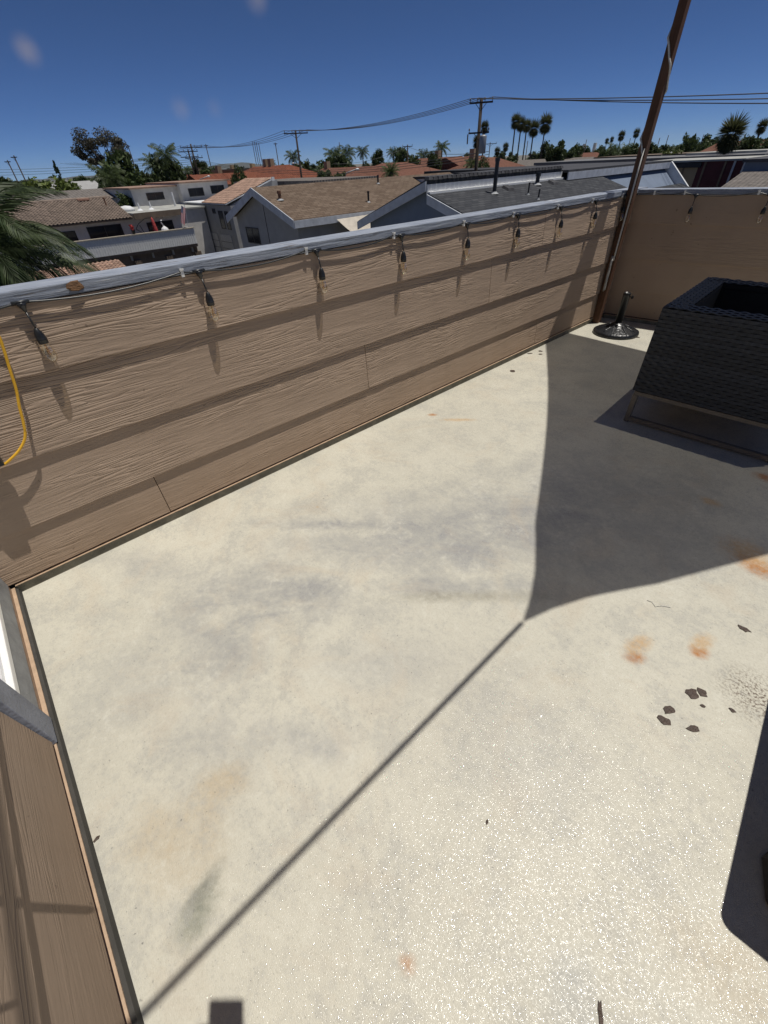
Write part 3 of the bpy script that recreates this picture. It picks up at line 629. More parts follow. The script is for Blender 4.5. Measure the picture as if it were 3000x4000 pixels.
def tile_field(parent, mat, p00, du, dv, nu, nv, wid, length, limit=300):
    """curved clay tiles: du along the eave, dv up the slope; nearest the eave become parts, the rest one joined part"""
    du, dv = Vector(du).normalized(), Vector(dv).normalized(); nn = du.cross(dv).normalized()
    if nn.z < 0: nn = -nn
    K = 5; prof = []
    for k in range(K + 1):
        t = k / K; prof.append((t * wid, 0.055 * math.sin(math.pi * min(1, t / .62)) if t < .62 else -0.012 * math.sin(math.pi * (t - .62) / .38)))
    m = MB()
    for v, lift in ((0, .035), (length * 1.08, .0)):
        for a, h in prof: m.v.append(tuple(du * a + dv * v + nn * (h + lift)))
    for a, h in prof: m.v.append(tuple(du * a + nn * (h + .012)))
    for k in range(K): m.f += [(k, k+1, K+1+k+1, K+1+k), (2*K+2+k, 2*K+2+k+1, k+1, k)]
    ms = m.mesh('roof_tile', mat); rest = MB(); c = 0
    for j in range(nv):
        for i in range(nu):
            p = Vector(p00) + du * (wid * i) + dv * (length * j)
            if c < limit:
                o = bpy.data.objects.new('roof_tile', ms); sc.collection.objects.link(o); attach(o, parent); o.location = p; c += 1
            else:
                b = len(rest.v); rest.v += [tuple(Vector(q) + p) for q in m.v]; rest.f += [tuple(b + x for x in q) for q in m.f]
    if rest.v: rest.build('roof_tiles', mat, parent)['kind'] = 'stuff'

# ---- left house with balcony (facade x = -45)
BX = -45.0
h1 = thing('balcony_house', 'two storey house with grey brown tile roof and ribbed balcony front at left', 'house', (-50, 12, GROUND))
y0, y1 = 4.0, 17.4
MB().box(-56, -47.0, y0, 13.0, GROUND, -1.25).box(-56, -47.0, 13.0, 17.3, GROUND, -1.05).build('wall', m_stucco, h1)
MB().prism([(-46.3, y0, -1.32), (-46.3, y0, -1.22), (-51.0, y0, 0.08), (-55.8, y0, -1.22), (-55.8, y0, -1.32)], (0, 13.0 - y0, 0)).build('roof', m_brown_wood, h1)
sl = Vector((-4.7, 0, 1.30)); tile_field(h1, m_tile_br, (-46.25, y0, -1.20), (0, 1, 0), sl, 33, 14, 0.272, 0.345)
MB().tube([(-51.0, y0, .13), (-51.0, 13.0, .13)], .13, 8).build('ridge_cap', m_tile_br, h1)
MB().box(-56, -46.1, 13.05, 17.45, -1.04, -0.92).build('flat_roof', m_flat_roof, h1)
MB().box(-46.095, -46.0, 13.05, 17.5, -1.34, -0.93).build('flat_roof_fascia', m_brown_wood, h1)
for yy in (14.6, 15.6): MB().lathe([(.28, -.92), (.09, -.78), (.05, -.35)], (-49, yy, 0), 8).build('roof_vent', m_white_p, h1)
MB().lathe([(.7, -.92), (.68, -.7), (.4, -.55), (.05, -.5)], (-49.5, 13.6, 0), 14).build('skylight_dome', m_white_p, h1, True)
bal = MB().box(BX, BX + .06, 5.0, y1, -3.48, -2.3).build('balcony_front', plain('ribbed_siding', (0.70, 0.70, 0.67), 0.8, 0.1, 4), h1)
rib = MB().box(BX + .06, BX + .085, 0, .075, -3.47, -2.31).mesh('siding_rib', bal.data.materials[0])
yy = 5.0
while yy < y1 - .1:
    o = bpy.data.objects.new('siding_rib', rib); sc.collection.objects.link(o); attach(o, bal); o.location = (0, yy, 0); yy += .2
MB().box(BX - .14, BX + .16, 5.0, y1 + .05, -2.298, -2.24).build('balcony_cap', plain('balcony_rail_cap', (0.42, 0.37, 0.29), 0.8), h1)
MB().box(-47, BX + .02, 5.0, y1, -3.7, -3.481).build('balcony_slab', m_brown_wood, h1)
MB().box(BX - 2, BX - .001, y1 - .06, y1, -3.48, -2.3).build('balcony_side', bal.data.materials[0], h1)
for k in range(7): MB().box(BX - .35, BX - .2, 6.0 + 1.8 * k, 6.16 + 1.8 * k, -4.1, -3.701).build('beam_end', plain('beam_end_paint', (0.4, 0.38, 0.33), 0.8) if k == 0 else bpy.data.materials['beam_end_paint'], h1)
for k in range(5): MB().box(BX - .5, BX + .05 - .1, 6.2 + 2.7 * k, 6.75 + 2.7 * k, GROUND, -4.101).build('carport_pier', m_brown_wood, h1)
MB().box(BX - .6, BX - .36, 5.0, y1, -4.4, -3.702).build('carport_beam', m_brown_wood, h1)
window_x(h1, -47.0, 7.2, 8.4, -3.3, -1.75, 1); window_x(h1, -47.0, 9.4, 12.0, -3.3, -1.62, 1); window_x(h1, -47.0, 14.2, 16.4, -3.4, -1.75, 1)
MB().lathe([(.06, -.35), (.06, .1), (.09, .12), (.09, .2)], (-48.6, 11.9, 0), 8).build('roof_pipe', plain('rusty_pipe', (0.2, 0.1, 0.06), 0.8), h1)
MB().box(-51.3, -50.4, 10.3, 11.2, .05, .17).build('roof_patch', plain('pink_mortar', (0.42, 0.24, 0.17), 0.9), h1)
# things on that balcony
fl_r = thing('flag', 'american flag on a slanted pole at the right end of the ribbed balcony', 'flag', (BX + .1, 16.9, -2.24))
MB().tube([(BX + .1, 16.95, -2.3), (BX + .15, 17.15, -0.55)], .022, 6).build('flag_pole', m_white_p, fl_r)
def flag_mat():
    n = NT('flag_cloth'); uv = n.new('ShaderNodeUVMap'); sp = n.new('ShaderNodeSeparateXYZ'); n.link(uv.outputs[0], sp.inputs[0])
    st_ = n.math('GREATER_THAN', n.math('MODULO', n.math('MULTIPLY', sp.outputs[1], 13.0), 2.0), 1.0)
    k = n.mix(st_, (0.50, 0.03, 0.05), (0.75, 0.74, 0.73))
    can = n.math('MULTIPLY', n.math('LESS_THAN', sp.outputs[0], 0.4), n.math('GREATER_THAN', sp.outputs[1], 0.46))
    gx = n.math('SUBTRACT', n.math('FRACT', n.math('MULTIPLY', sp.outputs[0], 15.0)), .5); gy = n.math('SUBTRACT', n.math('FRACT', n.math('MULTIPLY', sp.outputs[1], 16.0)), .5)
    star = n.math('LESS_THAN', n.math('ADD', n.math('MULTIPLY', gx, gx), n.math('MULTIPLY', gy, gy)), 0.06)
    k = n.mix(can, k, n.mix(star, (0.03, 0.04, 0.15), (0.75, 0.75, 0.75))); return n.set(k, 0.8)
m = MB(); nu, nv = 14, 8; uvs = []
for i in range(nu + 1):
    for j in range(nv + 1):
        u, v = i / nu, j / nv   # hanging limp: hoist runs down the pole, fly drops
        p = Vector((BX + .17 + .07 * math.sin(v * 9 + u * 3) * (.3 + u), 17.12 - .52 * u - .30 * v * (1 - .4 * u) + .02, -0.62 - 1.2 * u - .22 * (1 - v)))
        m.v.append(tuple(p)); uvs.append((u, v))
for i in range(nu):
    for j in range(nv): a = i * (nv + 1) + j; m.f.append((a, a + nv + 1, a + nv + 2, a + 1))
fo = m.build('flag_cloth', flag_mat(), fl_r, True); ul = fo.data.uv_layers.new(name='UVMap')
for lp in fo.data.loops: ul.data[lp.index].uv = uvs[lp.vertex_index]
um = thing('closed_umbrella', 'closed red patio umbrella hanging from a curved black arm on the balcony', 'umbrella', (-45.9, 14.1, -3.48))
MB().lathe([(.05, -3.3), (.17, -3.0), (.19, -2.2), (.13, -1.7), (.10, -1.45), (.03, -1.3)], (-45.9, 14.4, 0), 10).build('folded_canopy', plain('red_canopy', (0.42, 0.06, 0.06), 0.8, 0.3, 8), um, True)
MB().tube([(-45.9, 14.35, -1.28), (-45.95, 13.8, -1.35), (-46, 13.2, -1.65), (-46, 12.85, -2.0)], .03, 6).tube([(-46, 12.85, -2.0), (-46, 13.5, -2.45), (-46, 13.45, -3.48)], .035, 6).tube([(-46, 13.25, -1.75), (-46, 13.45, -2.4)], .03, 6).build('arm', m_black, um)
mo = thing('folded_parasol', 'small white ribbed parasol with hooked handle on the balcony', 'parasol', (-45.6, 15.0, -2.3))
MB().lathe([(.40, -2.6), (.38, -2.4), (.28, -2.15), (.10, -2.0), (.03, -1.95)], (-45.6, 15.1, 0), 12).build('canopy', m_white_p, mo)
MB().tube([(-45.6, 15.1, -1.97), (-45.6, 14.95, -1.7), (-45.6, 14.98, -1.58), (-45.6, 15.08, -1.56)], .05, 8).build('handle', m_white_p, mo, True)
pt = thing('flower_pot', 'dark pot with red flowers on the balcony rail', 'plant pot', (BX, 12.3, -2.24))
MB().lathe([(.10, -2.24), (.15, -1.98), (.16, -1.95)], (BX, 12.3, 0), 10).build('pot', m_black, pt)
m = MB()
for k in range(60):
    a, b = random.uniform(0, 6.28), random.uniform(0, 1); c = Vector((BX + .13 * b * math.cos(a), 12.3 + .13 * b * math.sin(a), -1.9 + random.uniform(0, .28))); d = Vector((random.uniform(-1, 1), random.uniform(-1, 1), random.uniform(-.5, 1))).normalized() * .07
    e = d.orthogonal().normalized() * .05; m.quad(c - d - e, c + d - e, c + d + e, c - d + e)
m.build('flowers', plain('red_flowers', (0.45, 0.05, 0.05), 0.7), pt)

# ---- white car in the alley
car = thing('parked_car', 'white car parked in the alley beyond the ribbed balcony', 'car', (-52.5, 19.2, GROUND + .05))
CXc, CYc, CZ = -54.6, 18.6, GROUND + .05
prof = [(2.2, .35), (2.25, .75), (1.3, .98), (.55, 1.42), (-.9, 1.46), (-1.75, 1.02), (-2.2, .95), (-2.25, .4)]
MB().prism([(CXc + a, CYc - .85, CZ + b) for a, b in prof], (0, 1.7, 0)).build('body', plain('white_car_paint', (0.8, 0.8, 0.8), 0.15, 0.02, spec=0.6), car, bevel=.06)
MB().quad((CXc + 1.24, CYc - .72, CZ + 1.03), (CXc + 1.24, CYc + .72, CZ + 1.03), (CXc + .64, CYc + .68, CZ + 1.395), (CXc + .64, CYc - .68, CZ + 1.395)).build('windscreen', m_pane, car).location.z = 0.02
MB().prism([(CXc + 1.0, CYc - .86, CZ + 1.0), (CXc + .5, CYc - .86, CZ + 1.36), (CXc - .85, CYc - .86, CZ + 1.38), (CXc - 1.5, CYc - .86, CZ + 1.0)], (0, 1.72, 0)).build('side_windows', m_pane, car)
for a in (1.4, -1.35):
    for s in (-1, 1): MB().tube([(CXc + a, CYc + s * .70, CZ + .33), (CXc + a, CYc + s * .88, CZ + .33)], .33, 16).build('wheel', m_black, car)
for s in (-.6, .6): MB().box(CXc + 2.2, CXc + 2.27, CYc + s - .2, CYc + s + .2, CZ + .62, CZ + .78).build('headlight', m_pane, car)
car.location = (CXc, CYc, CZ)
for o in car.children: o.matrix_parent_inverse = Matrix.Translation(-Vector((CXc, CYc, CZ)))

# ---- stucco units further back
h2 = thing('stucco_house', 'pale stucco townhouse with three high windows behind the balcony house', 'house', (-62, 23, GROUND))
MB().box(-70, -60, 17.6, 22.6, GROUND, .40).box(-70, -59, 22.6, 28.4, GROUND, .62).build('wall', m_stucco, h2)
MB().box(-70, -59.7, 17.4, 22.6, .401, .52).box(-70, -58.7, 22.5, 28.7, .621, .75).build('roof_edge', m_tile_rd, h2)
window_x(h2, -60.0, 19.1, 20.9, -.62, -.05); window_x(h2, -59.0, 23.5, 25.2, -.55, .1); window_x(h2, -59.0, 26.2, 27.8, -.45, .2)
MB().box(-59.9, -52.4, 17.6, 22.0, GROUND, -1.32).build('lower_wall', m_stucco, h2)
MB().box(-60.0, -52.2, 17.5, 22.1, -1.319, -1.20).build('lower_roof', m_flat_roof, h2)
MB().lathe([(.1, -1.2), (.1, .0)], (-56.5, 20.6, 0), 8).build('vent_pipe', m_white_p, h2)
window_x(h2, -52.4, 17.9, 18.9, -2.1, -1.5)

# ---- house with pink tile slope and garages
h3 = thing('garage_house', 'shaded townhouse with sloping salmon tile roof above garage doors', 'house', (-50, 24, GROUND))
MB().hexa([(-58, 22.2, GROUND), (-46.6, 22.2, GROUND), (-46.6, 28, GROUND), (-58, 28, GROUND), (-58, 22.2, -1.1), (-46.6, 22.2, -1.1), (-46.6, 28, -1.05), (-58, 28, -1.05)]).build('wall', m_stucco_g, h3)
MB().prism([(-46.75, 22.25, -1.099), (-46.75, 27.3, .60), (-46.75, 27.9, .60), (-46.75, 27.9, -1.04)], (-5.2, 0, 0)).build('gable_wall', m_stucco_g, h3)
sl = Vector((0, 5.5, 1.68)); MB().prism([(-46.6, 21.75, -1.0), (-46.6, 21.75, -.93), (-46.6, 27.3, .74), (-46.6, 27.3, .62)], (-5.5, 0, 0)).build('roof', m_white_p, h3)
tile_field(h3, m_tile_rd, (-52.1, 21.72, -.915), (1, 0, 0), sl, 16, 15, 0.343, 0.385)
MB().box(-46.595, -46.5, 27.2, 27.5, .55, .85).build('rake_end', m_white_p, h3)
MB().box(-58, -52.0, 22.1, 28, -1.04, -.95).build('flat_roof', m_white_p, h3)
for x0 in (-56.6, -53.6, -50.4): 
    g = MB().box(x0, x0 + 2.5, 22.14, 22.19, GROUND, -3.55).build('garage_door', plain('garage_paint', (0.42, 0.42, 0.42), 0.7) if x0 == -56.6 else bpy.data.materials['garage_paint'], h3)
    for k in range(3): MB().box(x0, x0 + 2.5, 22.125, 22.139, -5.4 + .6 * k, -5.37 + .6 * k).build('panel_joint', m_dark, g)
window_y(h3, 22.2, -49.6, -48.7, -3.0, -1.6, 0); window_y(h3, 22.2, -48.2, -47.5, -3.0, -1.6, 0); window_y(h3, 22.2, -50.9, -50.3, -1.75, -1.45, 0)
MB().box(-46.5, -34.0, 24.0, 27, GROUND, -1.15).build('side_wing', m_stucco_g, h3); MB().box(-46.5, -34.0, 23.9, 27, -1.149, -1.05).build('side_wing_roof', m_white_p, h3)
window_y(h3, 24.0, -45.6, -44.8, -2.2, -1.5, 0)
pf = thing('patio_fence', 'low wooden patio fence beside the garage doors', 'fence', (-57.2, 20.4, GROUND))
for k in range(12): MB().box(-58.6 + .22 * k, -58.41 + .22 * k, 21.2, 21.24, GROUND, -4.0).build('fence_board', plain('weathered_board', (0.33, 0.28, 0.21), 0.85, rnd=.15) if k == 0 else bpy.data.materials['weathered_board'], pf)
MB().box(-58.7, -55.9, 21.15, 21.29, -3.999, -3.93).build('top_rail', bpy.data.materials['weathered_board'], pf)

# ---- grey gable house with brown shingles (gable wall y = 16)
def gable_roof(parent, xl, xa, xr, zl, za, zr, ya, yb, mat, th=.10, name='roof'):
    MB().prism([(xl, ya, zl), (xa, ya, za), (xr, ya, zr), (xr, ya, zr - th), (xa, ya, za - th * 1.1), (xl, ya, zl - th)], (0, yb - ya, 0)).build(name, mat, parent)
h4 = thing('gable_house', 'grey stucco gable house with brown shingle roof beyond the long parapet', 'house', (-29, 22, GROUND))
MB().prism([(-33.0, 16, GROUND), (-25.35, 16, GROUND), (-25.35, 16, -.93), (-29.25, 16, .44), (-33.0, 16, -.95)], (0, 18, 0)).build('wall', m_stucco_g, h4)
gable_roof(h4, -33.6, -29.25, -24.95, -.90, .66, -.83, 15.55, 34, m_sh_brown)
for a, b, za, zb in ((-33.62, -29.25, -.95, .60), (-29.25, -24.93, .60, -.88)):
    MB().hexa([(a, 15.50, za - .36), (b, 15.50, zb - .36), (b, 15.548, zb - .36), (a, 15.548, za - .36), (a, 15.50, za + .06), (b, 15.50, zb + .06), (b, 15.548, zb + .06), (a, 15.548, za + .06)]).build('rake_board', m_fascia, h4)
MB().box(-25.0, -24.9, 15.55, 34, -1.22, -.86).build('eave_board', m_fascia, h4)
window_y(h4, 16.0, -31.9, -30.25, -2.35, -1.55, 1)
MB().box(-29.0, -28.96, 15.985, 15.999, GROUND, -.2).build('stucco_joint', m_dark, h4)
window_x(h4, -25.35, 19.8, 20.8, -2.6, -1.55, 0)
m_iron_fl = plain('lead_flashing', (0.32, 0.33, 0.34), 0.6)
def roof_pipe(parent, x, y, z, h, r=.05, mat=None, flash=True):
    o = MB().lathe([(r, 0), (r, h), (r * 1.25, h), (r * 1.25, h + r * 1.5)], (x, y, z), 8).build('roof_pipe', mat or m_black, parent)
    if flash: MB().lathe([(r * 2.4, .04), (r * 1.5, .09), (r * 1.15, .12)], (x, y, z), 8).build('flashing', m_iron_fl, o)
for px, py, r, h in ((1095, 783, 28.5, .35), (1477, 720, 33, .45), (1440, 793, 30, .55)):
    d = ray(px, py); L = math.hypot(d.x, d.y)
    for q in range(200):
        rr = 18 + q * .12; x = d.x / L * rr; y = d.y / L * rr; zr = .66 - (abs(x + 29.25)) * .352
        if CAM.z + d.z / L * rr <= zr: break
    roof_pipe(h4, x, y, zr - .05, h, .06 if px > 1100 else .1, bpy.data.materials['rusty_pipe'] if px < 1100 else None)
ac = thing('awning_cloth', 'pale shade cloth strung from the gable house eave', 'awning', (-23, 19.5, -1.2))
m = MB(); nu = 10
for i in range(nu + 1):
    for j in range(nu + 1):
        u, v = i / nu, j / nu; a = Vector((-24.88, 18.6, -1.05)).lerp(Vector((-24.88, 22.6, -1.0)), u); b = Vector((-22.0, 19.6, -2.3)).lerp(Vector((-21.4, 22.0, -2.4)), u)
        p = a.lerp(b, v); p.z -= .55 * math.sin(math.pi * v) * (.5 + .5 * math.sin(math.pi * u)) + .03 * math.sin(u * 16) * v; m.v.append(tuple(p))
for i in range(nu):
    for j in range(nu): a = i * (nu + 1) + j; m.f.append((a, a + 1, a + nu + 2, a + nu + 1))
m.build('cloth', plain('canvas_cloth', (0.52, 0.47, 0.40), 0.9, 0.12, 3), ac, True)

# ---- blue house with clerestory step (gable wall y = 16)
h5 = thing('clerestory_house', 'blue grey house with charcoal roof, stepped ridge and dark cap tiles', 'house', (-14, 21, GROUND))
MB().prism([(-18.7, 16, GROUND), (-9.0, 16, GROUND), (-9.0, 16, -1.43), (-14.65, 16, .36), (-14.8, 16, .66), (-18.7, 16, -.68)], (0, 10.2, 0)).build('wall', m_stucco_b, h5)
MB().prism([(-19.25, 15.7, -.64), (-14.8, 15.7, .88), (-14.7, 15.7, .88), (-14.7, 15.7, .76), (-19.25, 15.7, -.76)], (0, 10.5, 0)).build('upper_roof', m_sh_grey, h5)
MB().box(-14.699, -14.64, 15.7, 26.2, .38, .74).build('clerestory_board', m_white_p, h5)
MB().prism([(-14.62, 15.7, .46), (-8.6, 15.7, -1.46), (-8.6, 15.7, -1.58), (-14.62, 15.7, .34)], (0, 14.5, 0)).build('lower_roof', m_sh_grey, h5)
MB().box(-14.639, -14.50, 15.72, 26.2, .425, .50).build('step_flashing', m_white_plastic, h5)
for a, b, za, zb, nm in ((-19.28, -14.7, -.66, .86, 'rake_board'), (-14.62, -8.58, .44, -1.48, 'rake_board')):
    MB().hexa([(a, 15.64, za - .34), (b, 15.64, zb - .34), (b, 15.698, zb - .34), (a, 15.698, za - .34), (a, 15.64, za - .02), (b, 15.64, zb - .02), (b, 15.698, zb - .02), (a, 15.698, za - .02)]).build(nm, m_fascia, h5)
cap_m = MB().hexa([(-.16, -.13, 0), (.12, -.13, .0), (.12, .13, 0), (-.16, .13, 0), (-.12, -.10, .10), (.08, -.10, .10), (.08, .10, .10), (-.12, .10, .10)]).mesh('ridge_tile', m_tile_dk)
for k in range(36):
    o = bpy.data.objects.new('ridge_tile', cap_m); sc.collection.objects.link(o); attach(o, h5); o.location = (-14.70, 15.85 + .29 * k, .882); o.rotation_euler = (random.uniform(-.05, .05), random.uniform(-.04, .1), random.uniform(-.06, .06))
def on_lower(px, py):
    d = ray(px, py); L = math.hypot(d.x, d.y)
    for q in range(400):
        rr = 14 + q * .06; x = d.x / L * rr; y = d.y / L * rr; zr = .46 - (x + 14.62) * .319
        if CAM.z + d.z / L * rr <= zr: break
    return x, y, zr
for px, py, h, r in ((1930, 757, 1.15, .085), (2097, 722, .38, .10), (2062, 762, .45, .035), (2102, 780, .38, .035)):
    x, y, z = on_lower(px, py); roof_pipe(h5, x, y, z - .05, h, r)
for px, py in ((1985, 740), (2160, 718)):
    x, y, z = on_lower(px, py); o = MB().hexa([(-.2, -.25, .06), (.2, -.25, -.07), (.2, .25, -.07), (-.2, .25, .06), (-.17, -.2, .16), (.15, -.2, .05), (.15, .2, .05), (-.17, .2, .16)]).build('roof_vent', m_tile_dk, None); attach(o, h5); o.location = (x, y, z)
# taller rear part of the blue house
h6 = thing('tall_blue_house', 'taller blue house with broad pale fascia behind the charcoal roof', 'house', (-17, 33, GROUND))
MB().prism([(-22, 26.25, GROUND), (-13.0, 26.25, GROUND), (-13.0, 26.25, -1.0), (-14.72, 26.25, .52), (-22, 26.25, .55)], (0, 13.6, 0)).build('wall', m_stucco_b, h6)
MB().box(-22.2, -14.3, 26.2, 40.2, .70, .80).build('roof', m_tile_dk, h6)
MB().box(-14.32, -14.26, 26.2, 40.1, .38, .699).build('fascia', m_fascia, h6)
MB().hexa([(-14.6, 39.9, .30), (-12.6, 39.9, -1.4), (-12.6, 40.1, -1.4), (-14.6, 40.1, .30), (-14.25, 39.9, .74), (-12.25, 39.9, -1.0), (-12.25, 40.1, -1.0), (-14.25, 40.1, .74)]).build('rake_board', m_white_p, h6)
MB().prism([(-13.0, 30.3, -.42), (-9.2, 30.3, -1.62), (-9.2, 30.3, -1.75), (-13.0, 30.3, -.55)], (0, 9, 0)).build('lower_roof', m_sh_grey, h6)
MB().box(-12.9, -10.9, 28.2, 28.9, -1.3, -.38).build('dormer_wall', m_stucco_b, h6)
# ---- maroon batten building and its neighbours
h7 = thing('maroon_building', 'maroon walled building with pale vertical battens beyond the far parapet', 'building', (-15, 52, GROUND))
xa, xb = ony(2604, 640, 48).x, ony(2905, 640, 48).x; zt = ony(2700, 640, 48).z
MB().box(xa - 2, xb, 48, 56, GROUND, .50).build('wall', plain('maroon_paint', (0.085, 0.025, 0.03), 0.8, 0.15, 2), h7)
for px in (2660, 2738, 2815, 2850): 
    x = ony(px, 690, 48).x; MB().box(x - .07, x + .07, 47.94, 47.999, GROUND, .49).build('batten', m_brown_wood if px != 2850 else m_fascia, h7)
MB().box(xa - 2.2, xb + .1, 47.8, 56, .501, .62).build('roof_edge', m_flat_roof, h7)
MB().tube([(xb + .12, 47.85, .6), (xb + .12, 47.85, GROUND)], .09, 8).build('downpipe', m_white_p, h7)
h8 = thing('flat_roof_block', 'dark grey flat roofed block at the right edge behind the parapet', 'building', (-5, 50, GROUND))
MB().box(xb + .6, 14, 46, 58, GROUND, .42).build('wall', m_stucco_b, h8); MB().box(xb + .4, 14, 45.8, 58, .421, .60).build('roof', m_tile_dk, h8)
MB().hexa([(xb + .7, 38, -1.7), (14, 38, -1.7), (14, 45.7, -.3), (xb + .7, 45.7, -.3), (xb + .7, 38, -1.5), (14, 38, -1.5), (14, 45.7, -.1), (xb + .7, 45.7, -.1)]).build('porch_roof', m_pinkgrey, h8)
h9 = thing('stepped_house', 'small pale house with notched ridge between brown and charcoal roofs', 'house', (-24, 38, GROUND))
a = atr(1630, 690, 41); b = atr(1825, 668, 41)
MB().prism([(a.x, a.y, GROUND), (b.x, a.y, GROUND), (b.x, a.y, .15), (a.x, a.y, .15)], (0, 6, 0)).build('wall', m_stucco_b, h9)
MB().box(a.x - .2, b.x + .2, a.y - .15, a.y - .02, .02, .42).build('fascia', m_white_p, h9); MB().box(a.x - .3, b.x + .3, a.y - .2, a.y + 6, .421, .55).build('roof_edge', m_tile_dk, h9)

# ---- distant roofs
def far_house(label, px, py, r, wx, wy, ze, zr, roof, wall, ridge='x', hip=0.0, flat=False, chim=0):
    c = atr(px, py, r); hse = thing('distant_house', label, 'house', (c.x, c.y, GROUND), 'roofs across the neighbourhood')
    x0, x1, y0_, y1_ = c.x - wx / 2, c.x + wx / 2, c.y - wy / 2, c.y + wy / 2
    MB().box(x0, x1, y0_, y1_, GROUND, ze - .05).build('wall', wall, hse); e = .5
    if flat: MB().box(x0 - .2, x1 + .2, y0_ - .2, y1_ + .2, ze - .049, ze + .25).build('roof', roof, hse)
    else:
        x0 -= e; x1 += e; y0_ -= e; y1_ += e; hp = hip
        if ridge == 'x': R0, R1 = (x0 + hp, c.y, zr), (x1 - hp, c.y, zr)
        else: R0, R1 = (c.x, y0_ + hp, zr), (c.x, y1_ - hp, zr)
        A, B, C_, D = (x0, y0_, ze), (x1, y0_, ze), (x1, y1_, ze), (x0, y1_, ze)
        m = MB()
        if ridge == 'x': m.poly([A, B, R1, R0]).poly([C_, D, R0, R1]).poly([B, C_, R1]).poly([D, A, R0])
        else: m.poly([B, C_, R1, R0]).poly([D, A, R0, R1]).poly([A, B, R0]).poly([C_, D, R1])
        m.poly([D, C_, B, A]).build('roof', roof, hse)
    for k in range(chim):
        xx = c.x + random.uniform(-.35, .35) * wx; MB().box(xx - .5, xx + .5, c.y - .4, c.y + .4, ze, zr + 1.0).build('chimney', m_tan_w, hse)
    for k in range(int(wx / 4)):
        xx = c.x - wx / 2 + 2 + 4 * k; f_ = MB().box(xx - .6, xx + .6, c.y - wy / 2 - .04, c.y - wy / 2 - .001, ze - 1.9, ze - .7).build('window', m_pane, hse)
    for k in range(int(wy / 4)):
        yy = c.y - wy / 2 + 2 + 4 * k; MB().box(c.x + wx / 2 + .001, c.x + wx / 2 + .04, yy - .6, yy + .6, ze - 1.9, ze - .7).build('window', m_pane, hse)
far_house('red tiled hip roof complex left of the cross armed pole, with cream end wall', 1065, 690, 104, 20, 13, -.3, 1.9, m_red, m_tan_w, 'x', 4, chim=2)
far_house('red tiled gable house just right of the twin poles', 880, 690, 100, 8, 12, -.3, 1.2, m_red, m_tan_w, 'y', 0, chim=1)
far_house('cream flat topped house above the red roofs on the left', 950, 660, 130, 30, 10, 1.5, 1.5, m_tan_w, m_tan_w, flat=True, chim=2)
far_house('small orange roofed house behind the twin poles', 760, 690, 125, 12, 10, -.2, 1.2, m_red, m_tan_w, 'x', 2, chim=1)
far_house('long faded red roof right of the cross armed pole', 1370, 672, 98, 22, 12, -1.0, 1.1, m_red2, m_tan_w, 'x', 3, chim=1)
far_house('faded red hip roof above the brown shingle ridge', 1540, 655, 82, 14, 14, -.5, 1.4, m_red2, m_tan_w, 'y', 5)
far_house('red roof with pale skylights left of the big transformer pole', 1700, 640, 105, 14, 12, -.3, 1.8, m_red2, m_tan_w, 'x', 1, chim=1)
far_house('red gabled roof just left of the big transformer pole', 1815, 632, 100, 10, 10, -.2, 1.7, m_red2, m_tan_w, 'y', 0, chim=1)
far_house('faded red hip roof just right of the big transformer pole', 1900, 640, 92, 10, 12, -.4, 1.4, m_red2, m_tan_w, 'y', 4)
far_house('long grey roof below the tall palm cluster', 2080, 632, 130, 34, 12, -.6, .6, m_pinkgrey, m_tan_w, 'x', 3)
far_house('distant pink roof between palm cluster and timber post', 2240, 622, 190, 20, 14, -.8, 1.2, m_red2, m_stucco, 'x', 3)
far_house('low grey gable roof just left of the timber post', 2350, 640, 95, 18, 12, -.9, .2, m_pinkgrey, m_tan_w, 'x', 0)
far_house('long flat grey roof just right of the timber post', 2560, 625, 78, 26, 14, .35, .5, m_grey_flat, m_stucco_g, flat=True)
far_house('brown flat roofed house over the maroon building', 2740, 605, 92, 26, 12, .5, .6, m_brown_wood, m_stucco, flat=True)
far_house('white awning roofed house under the shaggy palm', 2880, 600, 82, 8, 10, .55, .8, m_flat_roof, m_stucco_g, flat=True)
far_house('far right low house with red roof scrap', 2960, 590, 100, 12, 10, .6, 1.8, m_red2, m_stucco, 'x', 1)
far_house('white painted small house among trees right of the timber post', 2580, 605, 150, 7, 8, -.6, .8, m_white_p, m_stucco, 'x', 0)
far_house('tan ridge roof behind the brown tile roof of the balcony house', 200, 750, 72, 9, 14, -.35, .5, m_pinkgrey, m_stucco, 'y', 0)
far_house('grey gable house beside the leaning eucalyptus', 345, 722, 100, 10, 14, -.6, 1.2, m_stucco_g, m_stucco_g, 'y', 0)
far_house('flat white house behind the far left palm', 30, 790, 70, 8, 14, -.6, 0, m_flat_roof, m_stucco, flat=True)
far_house('grey roofed townhouse behind the gable house ridge', 1180, 700, 60, 16, 8, .2, .9, m_pinkgrey, m_stucco_g, flat=True)
far_house('dark long roof between blue house and palms', 2170, 648, 60, 30, 8, .2, .5, m_tile_dk, m_tan_w, flat=True)

